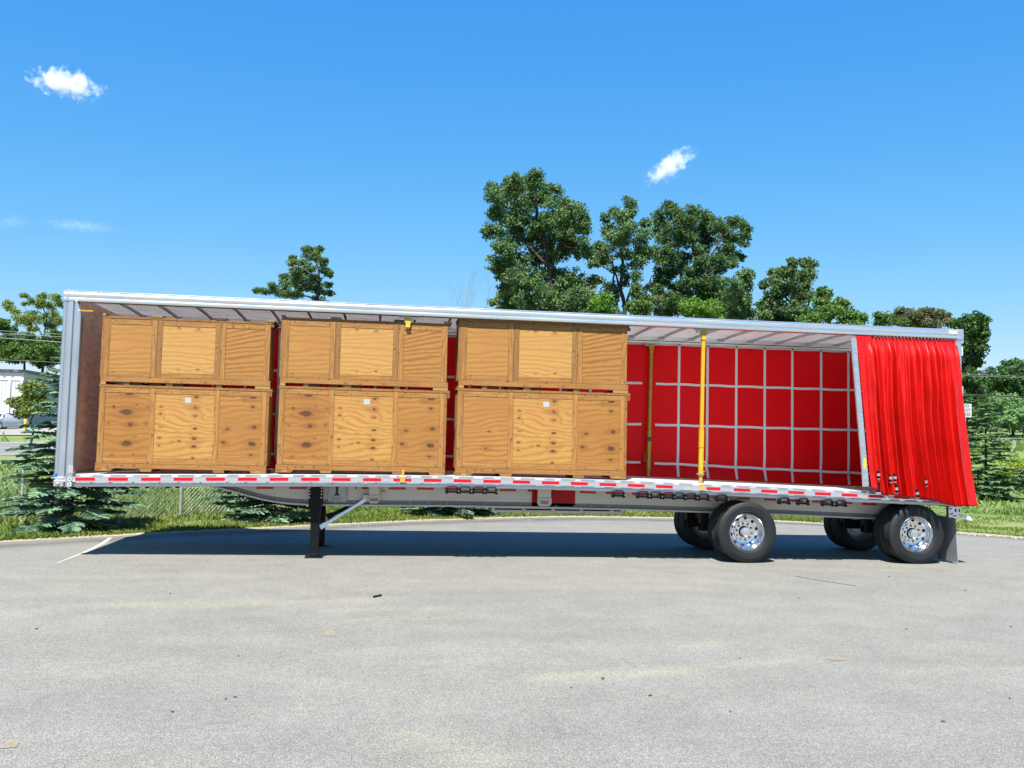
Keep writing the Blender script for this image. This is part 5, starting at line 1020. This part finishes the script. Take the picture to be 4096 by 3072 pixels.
def board(name, x0, x1, y0, y1, z0, z1, parent, seed, tone=1.0, vertical=None, nails=True):
    """a planed board with its own grain, nail heads and knots in its colour attribute on the front face"""
    W_, H_ = x1-x0, z1-z0; vert = H_ > W_ if vertical is None else vertical; st_ = .012
    nx = max(2, int(W_/st_)+1); nz = max(2, int(H_/st_)+1); X, Z = np.meshgrid(np.linspace(x0, x1, nx), np.linspace(z0, z1, nz), indexing='ij')
    a, b_ = VN(seed), VN(seed+31); U, Vv = (Z, X) if vert else (X, Z)
    rnd = np.random.RandomState(seed); g_ = .5+.5*np.sin(6.283*((Vv+.012*a(U*1.2, Vv*20))*55+1.5*a(U*2, Vv*8))); k = np.clip(.55*g_+.55*(b_(U*6, Vv*40)-.3)+.40*a(U*1.5+3, Vv*3)-.05, 0, 1.1); eg = np.minimum(np.minimum(X-x0, x1-X), np.minimum(Z-z0, z1-Z)); k = np.clip(k+.55*(eg < .006), 0, 1.2)[..., None]
    base_ = np.array([.47, .25, .078])*tone*rnd.uniform(.84, 1.12); dk = np.array([.30, .135, .034])*tone
    c = base_*(1-k)+dk*k
    for _ in range(rnd.poisson(max(W_, H_)*1.6)):
        kx, kz, r = rnd.uniform(x0, x1), rnd.uniform(z0, z1), rnd.uniform(.008, .018); q = np.clip(1.3-np.hypot((X-kx)/(1 if vert else 1.5), (Z-kz)/(1.5 if vert else 1))/r, 0, 1)[..., None]; c = c*(1-q)+np.array([.10, .035, .012])*q
    if nails:
        for _ in range(int(max(W_, H_)*9)):
            kx, kz = rnd.uniform(x0+.01, x1-.01), rnd.uniform(z0+.01, z1-.01); q = (np.hypot(X-kx, Z-kz) < .008)[..., None]*.75; c = c*(1-q)+np.array([.06, .035, .02])*q
    F_ = np.stack([X, X*0+y0, Z], -1).reshape(-1, 3); fc_ = grid_faces(nx, nz); n0 = len(F_)
    B = np.array([(x0, y0, z0), (x1, y0, z0), (x1, y1, z0), (x0, y1, z0), (x0, y0, z1), (x1, y0, z1), (x1, y1, z1), (x0, y1, z1)])
    bf = np.array([(0, 3, 2, 1), (4, 5, 6, 7), (1, 2, 6, 5), (2, 3, 7, 6), (3, 0, 4, 7)])+n0
    cols = np.concatenate([c.reshape(-1, 3), np.tile(base_*.9, (8, 1))])
    return np_mesh(name, np.concatenate([F_, B]), np.concatenate([fc_, bf]), 'wood', parent=parent, cols=np.clip(cols*WOODK, .003, .9))
def carcass(W_, D_, z0, z1, parent):
    o = MB().box(.012, W_-.012, .0185, D_, z0, z1).build('carcass', 'wood', parent); setcol(o, (.42, .24, .085)); return o
def fx(u): return (u-60)*KX
D_ = .66
def lower_crate(plain_left=False, sd=0):
    root = empty('wooden_crate', (0, 0, 0)); f = lambda z: (1635-z)*KZ
    W_ = fx(1808); carcass(W_, D_, f(1560), f(800), root)
    P = lambda q: [(fx(a), f(b_), r) for a, b_, r in q]
    if plain_left: panel(fx(128), fx(580), f(1498), f(853), P([(390, 1190, .012), (360, 1360, .014)]), 205, root, c_dk=(.30, .125, .025), contrast=.55)
    else:
        panel(fx(128), fx(580), f(1498), f(853), P([(365, 858, .032), (350, 1045, .046), (390, 1168, .024), (360, 1355, .036), (215, 990, .010), (218, 1008, .009), (445, 970, .009), (565, 985, .010), (550, 1160, .010), (175, 1168, .008), (220, 1475, .010), (440, 1465, .007), (155, 1272, .006), (198, 1273, .006), (445, 1297, .005), (290, 1045, .012)]), 200, root, c_lt=(.44, .215, .052), contrast=.50)
    panel(fx(635), fx(1238), f(1498), f(853), P([(1048, 878, .019), (1048, 980, .020), (1045, 1065, .019), (1048, 1195, .019), (1045, 1295, .020), (1045, 1372, .019), (692, 980, .012), (692, 1057, .011), (692, 1297, .012), (690, 1368, .010), (892, 1320, .011), (828, 1330, .006), (1012, 1254, .006), (1040, 1490, .012), (700, 1190, .005), (880, 1225, .004), (880, 910, .004), (730, 1100, .004)]), 210, root, c_lt=(.55, .32, .105), c_dk=(.34, .15, .035), contrast=.45,
          pink=((fx(975), f(940), .07, .02, .55), (fx(1062), f(970), .02, .015, .8), (fx(1040), f(1055), .03, .018, .85), (fx(800), f(1000), .16, .05, .22), (fx(880), f(1080), .2, .06, .14)))
    panel(fx(1292), fx(1728), f(1498), f(853), P([(1640, 860, .030), (1640, 963, .016), (1660, 1167, .022), (1385, 1190, .015), (1350, 1325, .017), (1645, 1335, .034), (1640, 1450, .014), (1420, 870, .004)]), 220, root, c_lt=(.45, .225, .057), contrast=.45)
    for i, (a, b_) in enumerate(((68, 128), (580, 635), (1238, 1292), (1728, 1785))): board('batten', fx(a), fx(b_), 0, .0155, f(1555), f(800), root, 300+i, tone=(.92, 1.12, 1.12, 1.1)[i])
    board('edge_strip', fx(1786), fx(1807), .003, .03, f(1555), f(800), root, 309, .95)
    for i, (a, b_) in enumerate(((128, 580), (635, 1238), (1292, 1728))):
        board('batten', fx(a)+.001, fx(b_)-.001, .0022, .0155, f(853), f(801), root, 310+i, 1.05); board('batten', fx(a)+.001, fx(b_)-.001, .0022, .0155, f(1554), f(1498), root, 320+i, 1.06)
    ld = board('lid', fx(60), fx(1835), -.003, D_+.02, f(799), f(775), root, 330, .86)
    board('skid_board', fx(60), fx(1805), -.004, .02, f(1605), f(1556), root, 340, 1.0)
    for i, (a, b_, sl_, sr) in enumerate(((60, 245, 0, .05), (505, 632, .018, .018), (1255, 1368, 0, 0), (1632, 1803, .03, 0))):
        mb = MB().prism([[(fx(a), y, f(1606)), (fx(b_), y, f(1606)), (fx(b_)-sr, y, 0), (fx(a)+sl_, y, 0)] for y in (-.006, D_)]); o = mb.build('skid_block', 'wood', root); setcol(o, (.25, .125, .035) if i % 2 else (.20, .09, .022))
        if i in (0, 3):
            c_ = fx((a+b_)/2); q = MB().box(c_-.045, c_+.045, -.010, -.0062, .004, f(1607)).build('skid_end', 'wood', root); setcol(q, (.32, .17, .05))
    board('lid_cleat', fx(1810), fx(1835), -.002, .05, f(850), f(800), root, 351, .7, nails=False)
    pl_ = MB().box(fx(935), fx(998), .0035, .0062, f(937), f(884)).build('paper_label', 'paper', root); mb = MB()
    for k, (a, b_) in enumerate(((942, 990), (942, 985), (946, 992), (942, 960))): mb.box(fx(a), fx(b_), .0028, .0034, f(895+k*10), f(894+k*10))
    mb.build('label_print', mat('pale_grey_print', (.45, .45, .46), .7), pl_)
    st_ = MB()
    for k in range(10): u = 1535+(k % 2)*9; st_.box(fx(u), fx(u+6), .0045, .0063, f(862+k*8), f(858+k*8))
    st_.build('stencil_mark', 'ink_brown', root)
    return root
def upper_crate():
    root = empty('wooden_crate', (0, 0, 0)); f = lambda z: (775-z)*KZ
    W_ = fx(1795); carcass(W_, D_, f(695), f(110), root)
    panel(fx(145), fx(565), f(641), f(168), [], 230, root, c_lt=(.48, .25, .072), c_dk=(.31, .135, .03), contrast=.5, pink=((fx(330), f(400), .15, .06, .14),))
    panel(fx(675), fx(1220), f(641), f(168), [(fx(840), f(180), .01), (fx(1040), f(185), .01), (fx(1050), f(600), .01), (fx(850), f(610), .008)], 240, root, c_lt=(.58, .345, .125), c_dk=(.38, .18, .05), contrast=.5)
    panel(fx(1330), fx(1735), f(641), f(168), [], 250, root, c_lt=(.46, .235, .062), c_dk=(.26, .105, .02), contrast=.8)
    for i, (a, b_, tn) in enumerate(((80, 145, .88), (565, 619, .95), (621, 675, .78), (1220, 1277, .82), (1279, 1330, .98), (1735, 1795, 1.0))): board('batten', fx(a), fx(b_), 0, .0155, f(690), f(111), root, 400+i, tn)
    board('edge_strip', fx(60), fx(79), .003, .03, f(690), f(111), root, 409, .9)
    for i, (a, b_) in enumerate(((145, 565), (675, 1220), (1330, 1735))):
        board('batten', fx(a)+.001, fx(b_)-.001, .0022, .0155, f(168), f(111), root, 410+i, (.86, .90, .95)[i]); board('batten', fx(a)+.001, fx(b_)-.001, .0022, .0155, f(690), f(641), root, 420+i, .98)
    board('lid', fx(64), fx(1815), -.003, D_+.02, f(110), f(88), root, 430, .80)
    board('skid_board', fx(70), fx(1812), -.004, .02, f(745), f(691), root, 440, 1.02)
    for a, b_, c_ in ((60, 95, .72), (565, 672, .62), (1225, 1330, .16), (1757, 1835, .6)):
        o = MB().box(fx(a), fx(b_), -.01, D_, f(87.5), f(66)).build('lid_cleat', 'wood', root); setcol(o, tuple(q*c_*.65 for q in (.55, .31, .10)))
    board('lid_cleat', fx(1797), fx(1830), .002, .04, f(140), f(112), root, 441, .45, nails=False)
    for a, b_, y0 in ((72, 125, -.006), (310, 360, .02), (730, 800, .02), (1245, 1305, .02), (1655, 1812, .0)):
        o = MB().box(fx(a), fx(b_), y0, D_, .002, f(746)).build('skid_block', 'wood', root); setcol(o, (.32, .17, .05))
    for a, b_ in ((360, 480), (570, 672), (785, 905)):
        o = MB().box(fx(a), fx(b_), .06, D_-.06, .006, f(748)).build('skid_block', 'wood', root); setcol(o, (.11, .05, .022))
    st_ = MB(); rnd = random.Random(5)
    for i in range(3):
        for j in range(6):
            if rnd.random() < .7: u = 1386+i*10+rnd.uniform(0, 3); st_.box(fx(u), fx(u+rnd.uniform(3, 8)), -.0005, .0025, f(118+j*8+rnd.uniform(2, 5)), f(116+j*8))
    st_.build('stencil_mark', 'ink_brown', root)
    return root
lo0, up0 = lower_crate(), upper_crate()
CR = [((.535, .088), .946, .982), ((3.237, .088), .986, 1.008), ((6.068, .088), 1.052, 1.047)]
LL = ['knotty lower plywood crate beside the front bulkhead', 'knotty lower plywood crate in the middle of the three stacks', 'lower plywood crate with a plain knot free left panel nearest the yellow posts']
LU = ['clear grained upper plywood crate of the stack beside the front bulkhead', 'clear grained upper plywood crate of the middle stack', 'clear grained upper plywood crate of the stack nearest the yellow posts']
for i, ((x, y), kx, kz) in enumerate(CR):
    lo = lo0 if i == 0 else (copy_tree(lo0) if i == 1 else lower_crate(True)); upc = up0 if i == 0 else copy_tree(up0)
    zd = min(rub(x+.1), rub(x+1.35), rub(x+2.6))+.037 if i != 0 else rub(1.9)+.037
    zd = max(rub(x+t)+.0355 for t in (.05, .7, 1.4, 2.1, 2.7))
    lo.location = (x, y, zd); upc.location = (x, y, zd+860*KZ*kz+.001)
    for o in (lo, upc): o.scale = (kx, 1, kz)
    tag(lo, LL[i], 'crate', 'plywood crates stacked on the trailer'); tag(upc, LU[i], 'crate', 'plywood crates stacked on the trailer')

# ------------------------------------------------------------------ litter on the ground
o = MB().tube([(4.842, -3.385, .014), (4.93, -3.262, .014)], .013, 12).build('rubber_tube', 'rubber', smooth='auto'); tag(o, 'short black rubber tube lying on the asphalt before the landing leg', 'tube')
o = MB().tube([(11.175, -1.426, .003), (11.297, -1.753, .003), (11.466, -2.041, .003), (11.637, -2.388, .003)], .0035, 5).build('thin_wire', 'wire'); tag(o, 'thin dark wire lying on the asphalt in front of the wheels', 'wire')
rng = np.random.RandomState(3); mb = MB(); rings = []
for i, t in enumerate(np.linspace(0, 1, 9)):
    r = .10*math.sin(math.pi*min(.96, max(.04, t)))**.6; rings.append([(21.06+.24*t+.02*rng.rand(), 8.55+r*math.cos(a)*(.8+.4*rng.rand()), .12-.07*t+r*math.sin(a)*(.7+.4*rng.rand())) for a in [2*math.pi*j/12 for j in range(12)]])
lx_, ly_ = 21.18, 9.05
for r in rings:
    for k in range(len(r)): r[k] = (r[k][0]-21.18+lx_, r[k][1]-8.55+ly_, r[k][2])
o = mb.prism(rings).build('crumpled_bag', 'white_paint', smooth=True); tag(o, 'crumpled white bag on the grass edge behind the mud flap', 'litter')
first = None
for i, (x, y, r) in enumerate([(3.86, -7.73, .018), (3.80, -7.77, .015), (3.49, -8.08, .018), (6.74, -7.33, .024), (6.42, -7.59, .015), (6.99, -7.85, .020), (7.46, -8.30, .014), (8.93, -8.63, .018), (9.86, -8.08, .018), (11.92, -5.29, .020), (13.09, -2.75, .022), (12.68, -1.47, .02), (8.19, -6.67, .014), (5.45, -4.65, .014), (3.69, -6.41, .015), (1.6, -5.2, .02), (2.4, -3.1, .02), (10.6, -5.4, .018), (10.3, -3.4, .016)]):
    if first is None:
        mb = MB(); R_ = []
        for z, rr in ((0, .7), (.25, 1.0), (.6, .9), (.85, .5)): R_.append([(rr*math.cos(a)*(1+.25*math.sin(3*a+z*4)), rr*.75*math.sin(a)*(1+.2*math.cos(2*a)), z) for a in [2*math.pi*j/10 for j in range(10)]])
        first = o = mb.prism(R_).build('pebble', 'pebble', smooth=True)
    else: o = first.copy(); COL.objects.link(o)
    r *= .75; o.location = (x, y, .001); o.scale = (r, r, r*.9); o.rotation_euler = (0, 0, i*1.3)
    tag(o, 'small dark pebble lying loose on the pale asphalt', 'pebble', 'dark pebbles scattered over the asphalt')

# ------------------------------------------------------------------ clouds
def cloud(loc_, half, rot, seed, dens, label, thr=.5, scale=2.0):
    mb = MB(); R_ = []
    for i in range(13):
        t = -1+2*i/12; r = max(.04, math.sqrt(max(0, 1-t*t))); R_.append([(t, r*math.cos(a), r*math.sin(a)) for a in [2*math.pi*j/20 for j in range(20)]])
    mb.prism(R_); m = bpy.data.materials.new('cloud_vapour'); m.use_nodes = True; N = m.node_tree.nodes; L = m.node_tree.links; N.remove(N['Principled BSDF'])
    vs = N.new('ShaderNodeVolumePrincipled'); vs.inputs['Color'].default_value = (1, 1, 1, 1); vs.inputs['Anisotropy'].default_value = 0.0
    L.new(vs.outputs[0], N['Material Output'].inputs['Volume'])
    tc = N.new('ShaderNodeTexCoord'); ln = N.new('ShaderNodeVectorMath'); ln.operation = 'LENGTH'; L.new(tc.outputs['Object'], ln.inputs[0])
    mp = N.new('ShaderNodeMapping'); mp.inputs['Location'].default_value = (seed*3.1, seed*1.7, seed*.9); mp.inputs['Scale'].default_value = (half[0]/half[2], 1, 1); L.new(tc.outputs['Object'], mp.inputs[0])
    n = N.new('ShaderNodeTexNoise'); n.inputs['Scale'].default_value = scale; n.inputs['Detail'].default_value = 7; n.inputs['Roughness'].default_value = .62; L.new(mp.outputs[0], n.inputs['Vector'])
    a = N.new('ShaderNodeMath'); a.operation = 'MULTIPLY_ADD'; L.new(ln.outputs['Value'], a.inputs[0]); a.inputs[1].default_value = -.95; a.inputs[2].default_value = .62-thr*2.8
    n3 = N.new('ShaderNodeMath'); n3.operation = 'MULTIPLY'; L.new(n.outputs[0], n3.inputs[0]); n3.inputs[1].default_value = 2.8
    s2 = N.new('ShaderNodeMath'); s2.operation = 'ADD'; L.new(a.outputs[0], s2.inputs[0]); L.new(n3.outputs[0], s2.inputs[1])
    k = N.new('ShaderNodeMath'); k.operation = 'MULTIPLY'; L.new(s2.outputs[0], k.inputs[0]); k.inputs[1].default_value = dens; k.use_clamp = False
    mx = N.new('ShaderNodeMath'); mx.operation = 'MAXIMUM'; L.new(k.outputs[0], mx.inputs[0]); mx.inputs[1].default_value = 0; L.new(mx.outputs[0], vs.inputs['Density'])
    o = mb.build('cloud', m); o.location = loc_; o.scale = half; o.rotation_euler = rot
    tag(o, label, 'cloud'); return o
cloud((-519, 1540, 566), (68, 44, 28), (0, math.radians(7), 0), 1.3, .16, 'brighter white cloud high at the left of the sky')
cloud((457, 1410, 456), (58, 40, 23), (0, math.radians(-37), 0), 4.2, .10, 'slanting white cloud wisp to the right above the trees')
cloud((-490, 1551, 336), (72, 40, 9), (0, math.radians(1), 0), 7.7, .009, 'faint flat streak of cloud low at the left', thr=.45)
cloud((-600, 1566, 339), (30, 30, 10), (0, math.radians(-12), 0), 9.1, .007, 'faint scrap of cloud at the left edge of the sky', thr=.45)
